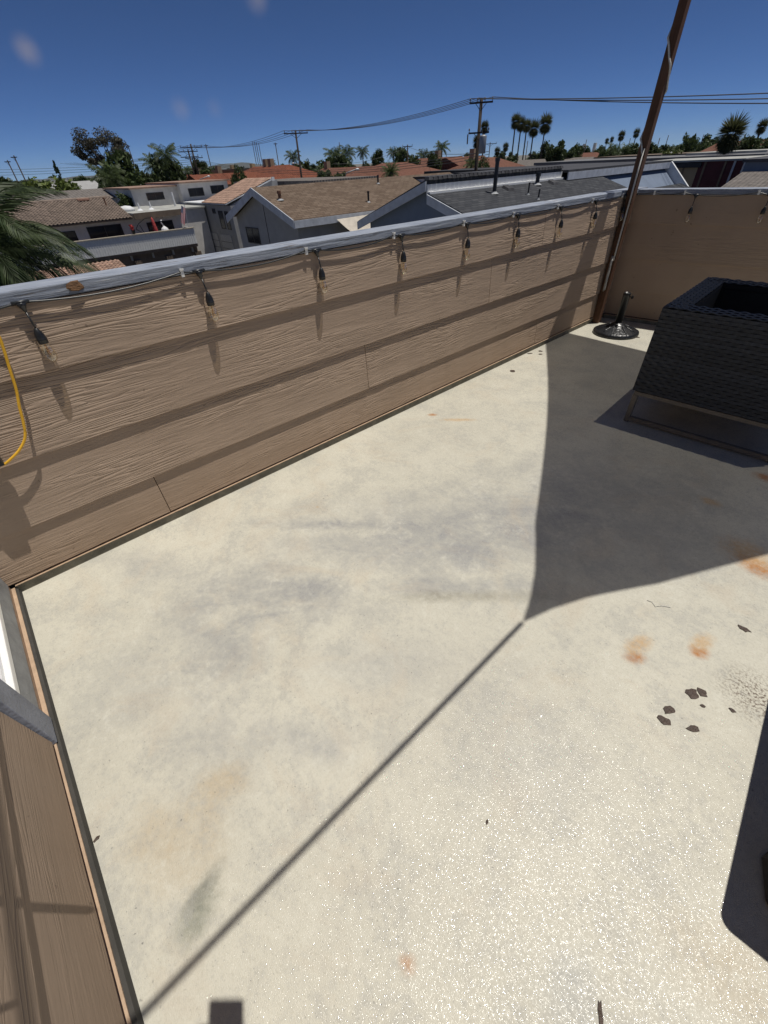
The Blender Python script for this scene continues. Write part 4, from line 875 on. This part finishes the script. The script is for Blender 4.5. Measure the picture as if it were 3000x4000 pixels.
# ================================================================ TREES AND PALMS
def leafmat(name, lo, hi, tr=0.25):
    n = NT(name); oi = n.new('ShaderNodeObjectInfo'); gi = n.new('ShaderNodeNewGeometry')
    c = n.noise(n.co(), 1.6, 3); f = n.math('ADD', n.math('MULTIPLY', gi.outputs['Random Per Island'], 0.6), n.math('MULTIPLY', c, 0.4))
    k = n.mix(f, lo, hi); v = n.math('MULTIPLY_ADD', oi.outputs['Random'], 0.6, 0.95)
    sc_ = n.new('ShaderNodeVectorMath', operation='SCALE'); n.link(k, sc_.inputs[0]); n.link(v, sc_.inputs['Scale'])
    n.set(sc_.outputs[0], 0.55, None, 0.3)
    tl = n.new('ShaderNodeBsdfTranslucent'); n.link(sc_.outputs[0], tl.inputs[0]); mx = n.new('ShaderNodeMixShader'); mx.inputs[0].default_value = tr
    n.link(n.b.outputs[0], mx.inputs[1]); n.link(tl.outputs[0], mx.inputs[2]); n.link(mx.outputs[0], n.n['Material Output'].inputs[0]); return n.m
m_leaf = leafmat('broad_leaf', (0.022, 0.036, 0.014), (0.075, 0.10, 0.032))
m_leaf_lime = leafmat('bright_leaf', (0.05, 0.075, 0.018), (0.14, 0.17, 0.04))
m_leaf_euc = leafmat('eucalyptus_leaf', (0.028, 0.026, 0.019), (0.075, 0.07, 0.045))
m_leaf_con = leafmat('conifer_leaf', (0.012, 0.024, 0.014), (0.035, 0.055, 0.025))
m_palm = leafmat('palm_leaf', (0.028, 0.045, 0.015), (0.085, 0.115, 0.04))
m_palm_dk = leafmat('fan_palm_leaf', (0.028, 0.036, 0.013), (0.10, 0.105, 0.045))
m_palm_near = leafmat('near_palm_leaf', (0.012, 0.022, 0.009), (0.055, 0.075, 0.028), 0.15)
m_palm_dry = leafmat('dry_palm_leaf', (0.06, 0.042, 0.022), (0.15, 0.11, 0.06))
m_bark = plain('grey_bark', (0.10, 0.085, 0.07), 0.9, 0.3, 3, 0.6, 12)
m_bark_palm = plain('palm_bark', (0.075, 0.062, 0.05), 0.9, 0.3, 3, 0.6, 9)
rnd = random.Random(3)
def leaf_quad(m, c, s, g=None):
    d = Vector((rnd.gauss(0, 1), rnd.gauss(0, 1), rnd.gauss(0, .7))).normalized(); e = d.cross(Vector((rnd.gauss(0, 1), rnd.gauss(0, 1), rnd.gauss(0, 1)))).normalized()
    m.quad(c - d * s, c + e * s * .45, c + d * s, c - e * s * .45)
def clump_crown(nclump, nleaf, ls, shape, seed):
    rnd.seed(seed); m = MB()
    for k in range(nclump):
        c, cr = shape(k)
        for j in range(nleaf):
            v = Vector((rnd.gauss(0, 1), rnd.gauss(0, 1), rnd.gauss(0, 1))).normalized() * cr * (rnd.random() ** .45); v.z *= .8
            leaf_quad(m, c + v, ls * rnd.uniform(.6, 1.3))
    return m
def round_shape(k):
    a, b = rnd.uniform(0, 6.28), rnd.random(); r = .72 * math.sqrt(b); z = rnd.uniform(-.75, .85) * math.sqrt(max(0, 1 - b * .8)); return Vector((r * math.cos(a), r * math.sin(a), z)), rnd.uniform(.2, .4)
def cone_shape(k):
    z = rnd.uniform(-1, .95); r = (1 - z) / 2 * .8; a = rnd.uniform(0, 6.28); return Vector((r * math.cos(a) * rnd.random() ** .4, r * math.sin(a) * rnd.random() ** .4, z)), .10 + .17 * (1 - z) / 2
ROUND = [clump_crown(44, 70, .11, round_shape, s_).mesh('crown', m_leaf) for s_ in (11, 12, 13, 14)]
ROUND_L = [clump_crown(50, 80, .085, round_shape, s_).mesh('crown', m_leaf_lime) for s_ in (21, 22)]
CONE = [clump_crown(60, 34, .07, cone_shape, s_).mesh('crown', m_leaf_con) for s_ in (31,)]
def frond(m, base, az, el, L, droop, nl, lw, ll, tw=0.0):
    """one feather frond: arching rachis with paired leaflets"""
    h = Vector((math.cos(az), math.sin(az), 0)); p = Vector(base); e = el; pts = [p.copy()]; n = 9
    for k in range(n):
        d = h * math.cos(e) + Vector((0, 0, math.sin(e))); p = p + d * (L / n); e -= droop / n * (0.5 + k / n); pts.append(p.copy())
    side = Vector((-math.sin(az), math.cos(az), 0))
    m.tube(pts, [lw * .9 * (1 - .85 * k / n) for k in range(n + 1)], 4, False)
    for k in range(nl):
        t = .12 + .88 * k / nl; f = t * n; i = min(int(f), n - 1); q = pts[i].lerp(pts[i+1], f - i); d = (pts[i+1] - pts[i]).normalized()
        for s in (-1, 1):
            l = ll * (math.sin(math.pi * min(1, .16 + t * .86)) ** .6) * rnd.uniform(.85, 1.1)
            v = (side * s * .72 + d * .62 + Vector((0, 0, -.35 - .5 * t * rnd.random()))).normalized()
            tip = q + v * l + Vector((0, 0, -.18 * l)); mid = q + v * l * .55; wv = d * lw
            m.quad(q - wv * .6, mid - wv, tip, mid + wv)
def feather_crown(seed, nf, nl, lw, ll, lo=-.75, hi=1.25, droop=1.5):
    rnd.seed(seed); m = MB()
    for k in range(nf): frond(m, (0, 0, 0), k * 2.399 + rnd.uniform(-.2, .2), lo + (hi - lo) * (1 - k / nf) + rnd.uniform(-.15, .15), rnd.uniform(.85, 1.1), droop * rnd.uniform(.8, 1.2), nl, lw, ll)
    return m
QUEEN = [feather_crown(s_, 24, 20, .017, .34).mesh('crown', m_palm) for s_ in (41, 42, 43)]
DATE = feather_crown(45, 46, 26, .012, .20, -.5, 1.4, 1.2).mesh('crown', m_palm)
def fan_crown(seed, nf=64, skirt=24):
    rnd.seed(seed); m = MB()
    for k in range(nf + skirt):
        dead = k >= nf; az = k * 2.399; el = rnd.uniform(-1.5, -.8) if dead else 1.35 - 2.45 * (k / nf)
        h = Vector((math.cos(az), math.sin(az), 0)); d = h * math.cos(el) + Vector((0, 0, math.sin(el))); st_ = .16 if not dead else .12
        q = d * st_ * rnd.uniform(.8, 1.1); side = Vector((-math.sin(az), math.cos(az), 0)); up = d.cross(side)
        for j in range(9):
            a = (j - 4) * .30; v = (d * math.cos(a) + side * math.sin(a) - Vector((0, 0, .22 + .1 * rnd.random()))).normalized(); l = (.82 if not dead else .75) * (1 - .03 * abs(j - 4)) * rnd.uniform(.85, 1.1)
            w_ = v.cross(up).normalized() * .035; m.quad(q, q + v * l * .5 - w_, q + v * l, q + v * l * .5 + w_)
    return m
FAN = [fan_crown(s_).mesh('crown', m_palm_dk) for s_ in (51, 52, 53)]
SHAG = fan_crown(55, 80, 90).mesh('crown', m_palm_dk)
def trunk_mesh(r0, r1, bend, mat, seed):
    rnd.seed(seed); a = rnd.uniform(0, 6.28); pts = [Vector((bend * math.cos(a) * math.sin(t / 8 * 3.14), bend * math.sin(a) * math.sin(t / 8 * 3.14), t / 8)) for t in range(9)]
    m = MB()
    for t, p in enumerate(pts):
        r_ = r0 + (r1 - r0) * t / 8
        for j in range(8): m.v.append((p.x + r_ * math.cos(j * math.pi / 4), p.y + r_ * math.sin(j * math.pi / 4), p.z))
    for t in range(8):
        for j in range(8): m.f.append((t*8+j, t*8+(j+1) % 8, t*8+8+(j+1) % 8, t*8+8+j))
    return m.mesh('trunk', mat, True)
TR_P = trunk_mesh(1.0, .8, 0.25, m_bark_palm, 1); TR_B = trunk_mesh(1.0, .45, .3, m_bark, 2)
def tree(name, label, cat, px, ptop, r, wpx, kind, group=None, vscale=1.0, dark=None):
    top = atr(px, ptop, r); W = wpx * r / pxscale(px, ptop); base = Vector((top.x, top.y, GROUND)); t = thing(name, label, cat, base, group); rz = (px * 1.7) % 6.28; i = int(px) % 3
    hz = top.z - GROUND
    if kind in ('round', 'lime', 'cone'):
        ms = ROUND[int(px) % 4] if kind == 'round' else ROUND_L[int(px) % 2] if kind == 'lime' else CONE[0]
        ch = W * .6 * vscale; ch = min(ch, hz * .48)
        inst('crown', ms, t, (0, 0, hz - ch * .95), (W / 2 * 1.3, W / 2 * 1.3, ch * 1.15), rz); inst('trunk', TR_B, t, (0, 0, 0), (W * .035 + .08, W * .035 + .08, hz - ch))
    elif kind == 'queen':
        R_ = W / 2 * 1.35; inst('crown', QUEEN[i], t, (0, 0, hz - R_ * .72), (R_, R_, R_), rz); inst('trunk', TR_P, t, (0, 0, 0), (.16, .16, hz - R_ * .70))
    elif kind == 'date':
        R_ = W / 2; inst('crown', DATE, t, (0, 0, hz - R_ * .9), (R_, R_, R_), rz); inst('trunk', TR_P, t, (0, 0, 0), (.35, .35, hz - R_ * .88))
    elif kind in ('fan', 'shag'):
        R_ = W / 2 * 1.4; ms = FAN[i] if kind == 'fan' else SHAG; inst('crown', ms, t, (0, 0, hz - R_ * .95), (R_, R_, R_ * 1.15), rz); inst('trunk', TR_P, t, (0, 0, 0), (.17, .17, hz - R_ * .95))
    return t
G = 'trees along the skyline'
T = lambda lab, px, top, r, w_, kind, vs=1.0: tree({'round': 'broadleaf_tree', 'lime': 'broadleaf_tree', 'cone': 'conifer_tree', 'queen': 'feather_palm', 'date': 'date_palm', 'fan': 'fan_palm', 'shag': 'fan_palm'}[kind], lab, 'palm' if kind in ('queen', 'date', 'fan', 'shag') else 'tree', px, top, r, w_, kind, G, vs)
T('dark broad tree under the eucalyptus crown', 440, 605, 96, 150, 'round', 1.5); T('dark green palm like tree before the eucalyptus trunk', 400, 618, 92, 130, 'queen'); T('low dark tree right of the eucalyptus', 520, 662, 100, 90, 'round', 1.0)
T('tall feather palm between eucalyptus and twin poles, taller of its pair', 625, 540, 98, 105, 'queen'); T('drooping feather palm leaning left of its taller twin', 590, 585, 100, 95, 'queen'); T('thick bushy palm base under the tall feather palm', 630, 612, 97, 110, 'round', 1.4)
T('narrow dark conifer rising from the bright hedge at left', 214, 645, 88, 52, 'cone', 2.2); T('wide bright green tree mass behind the tile roof at left', 165, 678, 80, 190, 'lime', .9); T('bright green tree right of the dark conifer', 245, 703, 82, 90, 'lime', .9)
T('dark tree at the far left edge of the skyline', 40, 700, 90, 120, 'round', .8); T('bright leafy tree just right of the far left dark tree', 95, 722, 78, 90, 'lime', .9); T('small pale tree left of the eucalyptus', 310, 686, 140, 52, 'round', .9); T('dark shrub between balcony house and stucco townhouse', 490, 752, 64, 80, 'round', 1.0)
T('small palm left of the twin poles', 724, 640, 112, 36, 'queen'); T('green tree behind the twin poles', 770, 622, 125, 58, 'round', 1.3); T('low green tree right of the twin poles', 802, 655, 120, 48, 'round'); T('low dark tree below the small palm near the twin poles', 690, 668, 112, 60, 'round')
T('dark cypress in front of the red gable house', 921, 652, 80, 50, 'round', 1.9); T('feather palm just left of the cross armed pole', 1138, 575, 112, 56, 'queen'); T('leafy tree at the foot of the cross armed pole', 1182, 628, 108, 62, 'round', 1.1); T('small feather palm above the cream flat topped house', 1058, 622, 175, 34, 'queen'); T('broad tree right of the cross armed pole', 1245, 632, 128, 75, 'round')
T('thick feather palm, first of three right of the cross armed pole', 1300, 560, 148, 70, 'queen'); T('second of three feather palms right of the cross armed pole', 1352, 556, 150, 64, 'queen'); T('third of three feather palms right of the cross armed pole', 1414, 560, 158, 50, 'queen'); T('dark bush under the three feather palms', 1318, 600, 140, 95, 'round', 1.0)
T('dark bushes before the long faded red roof', 1262, 662, 84, 62, 'round'); T('dark bush beside the street lamp', 1330, 672, 82, 48, 'round'); T('small tree between feather palms above red roofs', 1475, 590, 160, 44, 'round')
T('feather palm left of the small crossarm pole', 1535, 566, 150, 46, 'queen'); T('round tree behind the small crossarm pole', 1568, 578, 150, 52, 'round'); T('stubby date palm above the brown shingle roof', 1524, 618, 61, 96, 'date')
T('feather palm right of the small crossarm pole', 1655, 573, 140, 56, 'queen'); T('tall feather palm by the red roof with skylights', 1728, 540, 130, 56, 'queen'); T('dark round bush before the red roof with skylights', 1695, 604, 92, 58, 'round', 1.2); T('bush right of the date palm', 1612, 612, 90, 60, 'round', 1.2)
T('palm bush at the foot of the big transformer pole', 1845, 603, 72, 62, 'queen'); T('bushy growth right of the big pole foot', 1885, 618, 72, 48, 'round', 1.6); T('slim fan palm directly behind the transformer', 1896, 466, 128, 34, 'fan'); T('fan palm mostly hidden behind the big pole', 1868, 520, 150, 38, 'fan')
T('small fan palm, left of two between big pole and palm cluster', 1945, 570, 180, 24, 'fan'); T('small fan palm, right of two between big pole and palm cluster', 1978, 553, 180, 24, 'fan')
for k, (a, b, c) in enumerate(((2019, 437, 40), (2041, 447, 40), (2063, 458, 36), (2092, 459, 46), (2139, 436, 52))): T('%s from the left in the cluster of five tall fan palms' % ('leftmost, first', 'second', 'third', 'fourth', 'fifth and rightmost')[k], a, b, 130 + 2 * k, c, 'fan')
T('dark round tree under the rightmost palm of the cluster', 2135, 566, 140, 58, 'round', 1.2); T('dark tree right of the tall palm cluster', 2180, 556, 122, 68, 'round', 1.2); T('dark tree, second right of the palm cluster', 2228, 580, 126, 52, 'round'); T('dark leaning tree, third right of the palm cluster', 2258, 562, 128, 40, 'round', 1.4); T('low tree before the long grey roof under the palms', 1992, 616, 108, 62, 'round')
T('tiny distant fan palm, left of the far pair', 2374, 537, 300, 15, 'fan'); T('tiny distant fan palm, right of the far pair', 2394, 531, 300, 15, 'fan'); T('slim fan palm above the feather palm left of the post', 2434, 506, 190, 27, 'fan'); T('slim fan palm closest left of the timber post', 2493, 497, 200, 25, 'fan')
T('big feather palm left of the timber post', 2428, 540, 118, 92, 'queen'); T('dark tree touching the left of the timber post', 2472, 566, 108, 62, 'round'); T('round green tree below the big feather palm', 2370, 580, 98, 56, 'round', 1.1)
T('dark tree touching the right of the timber post', 2548, 560, 128, 58, 'round'); T('dark tree, second right of the timber post', 2600, 568, 140, 46, 'round'); T('palm topped tree, third right of the timber post', 2652, 556, 140, 52, 'queen'); T('pale green bush in front, right of the timber post', 2632, 588, 88, 88, 'lime', .8)
T('tall dark tree with pointed top right of the timber post', 2702, 524, 128, 56, 'round', 1.7); T('small palm beside the tall pointed dark tree', 2728, 548, 150, 26, 'queen'); T('rounded dark tree left of the shaggy palm', 2780, 529, 130, 64, 'round', 1.1); T('feather palm just left of the shaggy palm', 2820, 545, 120, 58, 'queen'); T('low tree left of the rounded dark tree', 2745, 564, 118, 62, 'round')
T('large shaggy fan palm near the right edge', 2890, 436, 72, 96, 'shag'); T('dark tree right of the shaggy palm', 2938, 530, 92, 74, 'round', 1.1); T('dark tree at the right edge of the skyline', 2985, 545, 95, 60, 'round'); T('slim fan palm cut by the right edge of the photo', 2992, 458, 110, 40, 'fan'); T('low tree below the shaggy palm', 2862, 560, 100, 60, 'round')
far = random.Random(5); _u = 'first second third fourth fifth sixth seventh eighth ninth'.split(); _t = ['', 'twenty', 'thirty', 'forty']
ORD = _u + 'tenth eleventh twelfth thirteenth fourteenth fifteenth sixteenth seventeenth eighteenth nineteenth'.split()
for _q in ('twent', 'thirt', 'fort'): ORD += [_q + 'ieth'] + [_q + 'y-' + x for x in _u]
for k in range(46):     # low far belt of trees on the horizon
    px = 30 + k * 66 + far.uniform(-20, 20); hor = 716 - .0537 * px
    lb = 'far horizon tree %s, %s of them from the left' % (('left of the eucalyptus', 'left of the cross armed pole', 'left of the big transformer pole', 'left of the timber post', 'right of the timber post')[0 if px < 290 else 1 if px < 1165 else 2 if px < 1870 else 3 if px < 2510 else 4], ORD[k])
    T(lb, px, hor - far.uniform(2, 15), far.uniform(230, 420), far.uniform(26, 58), 'round', far.uniform(.7, 1.2))
# eucalyptus: open crown of separate clumps on leaning limbs
ep = atr(372, 513, 120); S0 = 120 / pxscale(372, 560)
eu = thing('eucalyptus_tree', 'tall brown green eucalyptus with open clumped crown at left', 'tree', (ep.x, ep.y, GROUND), G)
rgt = Vector((RIGHT.x, RIGHT.y, 0)).normalized(); dep = Vector((-rgt.y, rgt.x, 0)); fork = Vector((0, 0, 7.0)) + rgt * 1.2
cl = [(300, 560, 32), (285, 590, 24), (330, 530, 34), (372, 526, 36), (410, 545, 36), (350, 560, 24), (440, 570, 30), (455, 590, 24), (460, 612, 18), (325, 590, 28), (300, 612, 16), (315, 632, 18), (340, 632, 16), (425, 590, 26), (390, 556, 22), (400, 610, 26), (310, 565, 24), (350, 620, 16), (445, 555, 20)]
rnd.seed(9); cm = MB(); lm = MB().tube([(0, 0, 0) , tuple(rgt * .8 + Vector((0, 0, 4))), tuple(fork)], [.45, .36, .28], 8)
for px, py, rp_ in cl:
    off = rgt * ((px - 372) * S0) + dep * rnd.uniform(-2.5, 2.5); z = atr(px, py, 120).z - GROUND; c = off + Vector((0, 0, z)); R_ = rp_ * S0
    lm.tube([tuple(fork), tuple(fork.lerp(c, .55) + Vector((0, 0, -.3))), tuple(c)], [.18, .11, .04], 5)
    for j in range(420):
        v = Vector((rnd.gauss(0, 1), rnd.gauss(0, 1), rnd.gauss(0, 1))).normalized() * R_ * (rnd.random() ** .4); v.z *= .75; leaf_quad(cm, c + v, rnd.uniform(.12, .25))
for m_, nm, mt in ((cm, 'crown', m_leaf_euc), (lm, 'trunk', m_bark)): inst(nm, m_.mesh(nm, mt), eu)
# near feather palm whose head rises beside the balcony house
pc = Vector((-25.5, 1.0, -.55)); np_ = thing('feather_palm', 'large near feather palm spilling in from the left edge over the parapet', 'palm', (pc.x, pc.y, GROUND))
FR = []
for s_ in range(4):
    rnd.seed(60 + s_); m = MB(); frond(m, (0, 0, 0), 0, 0, 4.2, 1.7 + .25 * s_, 46, .042, 1.1); FR.append(m.mesh('frond', m_palm_near if s_ < 3 else m_palm_dry))
rnd.seed(77)
for k in range(54):
    o = bpy.data.objects.new('frond', FR[3 if k > 50 else k % 3]); sc.collection.objects.link(o); o.parent = np_; el = 1.15 - 2.1 * (k / 54)
    o.location = (0, 0, pc.z - GROUND); o.rotation_euler = (rnd.uniform(-.3, .3), -el, k * 2.399); s = rnd.uniform(.85, 1.15); o.scale = (s, s, s)
inst('trunk', TR_P, np_, (0, 0, 0), (.2, .2, pc.z - GROUND))
lt = thing('tiled_carport', 'pink tiled low roof partly hidden behind the near palm', 'carport', (-36, 5, GROUND))
MB().box(-39, -34, 2, 8.6, GROUND, -3.95).build('wall', m_stucco, lt)
tile_field(lt, m_tile_rd, (-33.6, 1.8, -4.0), (0, 1, 0), (-4.7, 0, 1.0), 24, 13, .29, .36)

# ================================================================ POLES AND WIRES
m_pole = plain('creosote_pole', (0.045, 0.034, 0.027), 0.9, 0.25, 2); m_iron2 = plain('galvanised', (0.30, 0.31, 0.32), 0.5, 0.1, 2, metal=.3); m_wire = plain('wire', (0.05, 0.05, 0.055), 0.6, 0.05); m_insul = plain('insulator', (0.12, 0.11, 0.11), 0.4)
def pole(label, x, y, top, r, arms, group='utility poles of the power line', tilt=0):
    t = thing('utility_pole', label, 'utility pole', (x, y, GROUND), group)
    MB().tube([(x, y, GROUND), (x, y, top)], [r, r * .72], 10).build('shaft', m_pole, t, True)
    for dz, half, n, ang in arms:
        e = Vector((math.cos(ang), math.sin(ang), 0)); s = Vector((-e.y, e.x, 0)) * (r + .06); c = Vector((x, y, top - dz)) - s
        a = MB().hexa([tuple(c + e * i * half + Vector((0, 0, k)) + s.normalized() * j) for k in (-.06, .06) for i, j in ((-1, -.05), (1, -.05), (1, .05), (-1, .05))]).build('crossarm', m_pole, t)
        for i in range(n):
            u = -1 + 2 * i / (n - 1) if n > 1 else 0; p = c + e * u * half * .94
            MB().lathe([(.03, .06), (.03, .16), (.07, .17), (.06, .30), (.02, .34)], tuple(p), 7).build('insulator', m_insul, a)
        for q in (-1, 1): MB().tube([tuple(c + e * q * half * .5), tuple(Vector((x, y, top - dz - .55)) - s)], .025, 5).build('brace', m_pole, a)
    return t
AX = 0.62
big = pole('big dark pole with two crossarms and grey transformer right of centre', -32.9, 42.2, 5.55, .20, [(.28, 1.05, 4, AX), (2.3, .95, 2, AX)])
MB().lathe([(.30, 0), (.33, .05), (.33, 1.2), (.30, 1.28), (.1, 1.34)], (-32.2, 42.0, 1.75), 14).build('transformer', m_iron2, big, True)
MB().tube([(-32.5, 42.1, 3.6), (-32.25, 41.9, 3.2), (-32.2, 42, 3.1)], .03, 5).build('jumper', m_black, big)
MB().lathe([(.06, -.4), (.06, .3)], (-33.8, 41.7, 2.9), 8).build('cutout_fuse', m_insul, big)
pole('brown cross armed pole standing over the red roofs at centre left', -67.2, 44.4, 5.5, .17, [(.35, 1.7, 4, 1.1)])
pole('taller of the twin poles at left with two crossarms', -100.5, 42.8, 5.6, .19, [(.5, 2.0, 4, 1.1), (2.0, 1.6, 3, 1.1), (3.6, 1.4, 0, 1.1)])
pole('shorter of the twin poles at left, in front', -99.5, 41.6, 4.75, .18, [(.25, 1.7, 5, 1.1), (1.0, 1.6, 4, 1.1)])
q = atr(1592, 565, 120); pole('small crossarm pole before the red roofs right of centre', q.x, q.y, q.z, .16, [(.3, 1.1, 3, .7), (1.9, 1.0, 2, .7)])
q = atr(1915, 556, 150); pole('pale crossarm pole right of the big transformer pole', q.x, q.y, q.z, .14, [(.3, 1.7, 3, .7), (4.0, 1.3, 2, .7)])
for lab, px, py, r in (('plain leaning tall pole left of the feather palm', 499, 566, 150), ('plain tall pole right of the twin poles', 803, 563, 150), ('plain tall pole above the cream flat topped house', 1075, 557, 150), ('left of two plain poles at far left', 28, 625, 120), ('right of two plain poles at far left', 53, 607, 115), ('plain thin pole behind the feather palms', 1325, 556, 190), ('thin plain pole behind the tall feather palm', 1712, 548, 190), ('thin pole left of the rightmost cluster palm', 2062, 550, 200), ('thin pole right of the palm cluster', 2130, 545, 200), ('thin pole between palm cluster and post', 2292, 545, 230), ('pale thin pole right of the timber post', 2578, 538, 200), ('second thin pole right of the timber post', 2612, 528, 220), ('third thin pole right of the timber post', 2750, 525, 230), ('thin pole beside the distant small palms', 2463, 540, 240)):
    q = atr(px, py, r); pole(lab, q.x, q.y, q.z, .13 if r < 160 else .15, [(.25, .5, 0, 1.0)] if r < 160 else [], 'plain distant poles')
def wire(name, label, a, b, d, r=.022):
    tag(MB().tube(sag(a, b, d, 16), r, 4).build('power_line', m_wire), label, 'power line', 'overhead wires')
e = Vector((math.cos(AX), math.sin(AX), 0)); e2 = Vector((math.cos(1.1), math.sin(1.1), 0))
for i, u in enumerate((-.95, -.3, .35, .95)):
    n_ = ('first', 'second', 'third', 'fourth')[i]
    A = Vector((-32.9, 42.2, 5.6)) + e * u; B = Vector((-67.2, 44.4, 5.5)) + e2 * u * 1.7; C2 = Vector((-100.5, 42.8, 5.4)) + e2 * u * 2; D2 = Vector((-190, 40, 5.4)) + e2 * u * 2
    wire('w', n_ + ' wire from the big transformer pole to the cross armed pole', A, B, .7); wire('w', n_ + ' upper wire from the cross armed pole to the twin poles', B, C2, .9); wire('w', n_ + ' wire leaving the twin poles to the left', C2, D2, 1.4)
    if i != 2: wire('w', '%s wire from the big transformer pole to the right edge' % ('top', 'middle', '', 'bottom')[i], A, A + (ony(3000, (337, 358, 0, 376)[i], 40 - .4 * i) - A) * 1.7, .30, .028)
for i in range(3):
    wire('w', '%s lower wire between twin poles and red roofs' % ('upper', 'middle', 'lowest')[i], Vector((-100.5, 42.8, 3.5 - .18 * i)), Vector((-32.9, 44, 1.9 - .22 * i)), 1.6); wire('w', '%s thick far wire running out of frame at left' % ('upper', 'middle', 'lowest')[i], Vector((-100.5, 42.6, 3.4 - .3 * i)), Vector((-150, -20, 6.0 - .5 * i)), 1.2)
wire('w', 'low wire from the small crossarm pole to the big pole', atr(1592, 572, 120), Vector((-33, 42.4, 1.8)), .5); wire('w', 'low wire from the small crossarm pole to the left', atr(1592, 572, 120), atr(1300, 640, 110), .8)
for k, (px, py) in enumerate(((985, 553), (993, 552), (1001, 556), (1010, 558))):
    a = onx(px, py, -82); tag(MB().tube([a, a - Vector((0, 0, 2.9 + .05 * k))], .05, 5).build('wire_spacer', m_insul), '%s vertical spacer rod hanging between the wires left of the cross armed pole' % ('first', 'second', 'third', 'fourth')[k], 'wire spacer', 'wire spacers')
def street_lamp(label, px, py, r, side):
    h_ = atr(px, py, r); t = thing('street_lamp', label, 'street lamp', (h_.x, h_.y, GROUND), 'street lamps'); o_ = -rgt * 1.7 * side
    MB().tube([Vector((h_.x, h_.y, GROUND)) + o_, Vector((h_.x, h_.y, h_.z - 1.2)) + o_, Vector((h_.x, h_.y, h_.z - .3)) + o_ * .75, Vector((h_.x, h_.y, h_.z))], [.10, .07, .06, .05], 7).build('mast', m_iron2, t, True)
    MB().lathe([(.05, .08), (.22, 0), (.2, -.08), (.1, -.12)], tuple(h_), 8).build('lamp_head', m_white_p, t)
street_lamp('curved street lamp before the small red roofs near the twin poles', 815, 688, 75, 1); street_lamp('curved street lamp over the brown shingle ridge', 1396, 660, 60, 1); street_lamp('curved street lamp beside the cross armed pole', 1145, 637, 100, -1)
for k, (px, py, h_) in enumerate(((2284, 562, 12), (2326, 558, 13))):
    a = atr(px, py, 620); tag(MB().tube([(a.x, a.y, GROUND), tuple(a)], [2.2, 1.6], 10).build('smokestack', m_stucco), '%s of two far smokestacks on the horizon left of the post' % ('left', 'right')[k], 'smokestack', 'far smokestacks')

# ================================================================ PHONE ON A MADE-UP STAND (behind the viewpoint, for the bottom edge shadow)
ph = thing('shadow_phone_stand', 'phone on a slim stand added unseen to cast the shadow at the bottom edge', 'phone stand', (0.27, -0.2, 0))
def PC(r_, u_, b_): return tuple(CAM + RIGHT * r_ - DOWN * u_ - FWD * b_)
MB().hexa([PC(-.064, -.145, .012), PC(.015, -.145, .012), PC(.015, .034, .012), PC(-.064, .034, .012), PC(-.064, -.145, .021), PC(.015, -.145, .021), PC(.015, .034, .021), PC(-.064, .034, .021)]).build('phone', m_black, ph)
MB().hexa([PC(-.095, -.11, .006), PC(-.0645, -.11, .006), PC(-.0645, -.03, .006), PC(-.095, -.03, .006), PC(-.095, -.11, .03), PC(-.0645, -.11, .03), PC(-.0645, -.03, .03), PC(-.095, -.03, .03)]).build('clamp', m_black, ph, bevel=.006)  # block added in place of a hand, to widen the cast shadow
hub = Vector((0.30, -0.24, 0.62)); MB().tube([PC(-.03, -.10, .024), PC(-.03, -.11, .06), (0.30, -0.24, 1.05), tuple(hub)], .011, 8).build('column', m_black, ph)
for a_ in (-1.9, -.4, .55): MB().tube([tuple(hub), (0.30 + .2 * math.cos(a_), -0.24 + .2 * math.sin(a_), 0.008)], .008, 6).build('leg', m_black, ph)

# ================================================================ HAZE
hz_m = bpy.data.materials.new('thin_haze'); hz_m.use_nodes = True; hn = hz_m.node_tree; hn.nodes.clear()
ho = hn.nodes.new('ShaderNodeOutputMaterial'); hv = hn.nodes.new('ShaderNodeVolumePrincipled'); hv.inputs['Density'].default_value = HAZE_D; hv.inputs['Color'].default_value = (0.80, 0.88, 1.0, 1); hn.links.new(hv.outputs[0], ho.inputs['Volume'])
hb = MB().box(-17000, 17000, -17000, 17000, GROUND - 1.5, 260).build('haze', hz_m); tag(hb, kind='stuff')
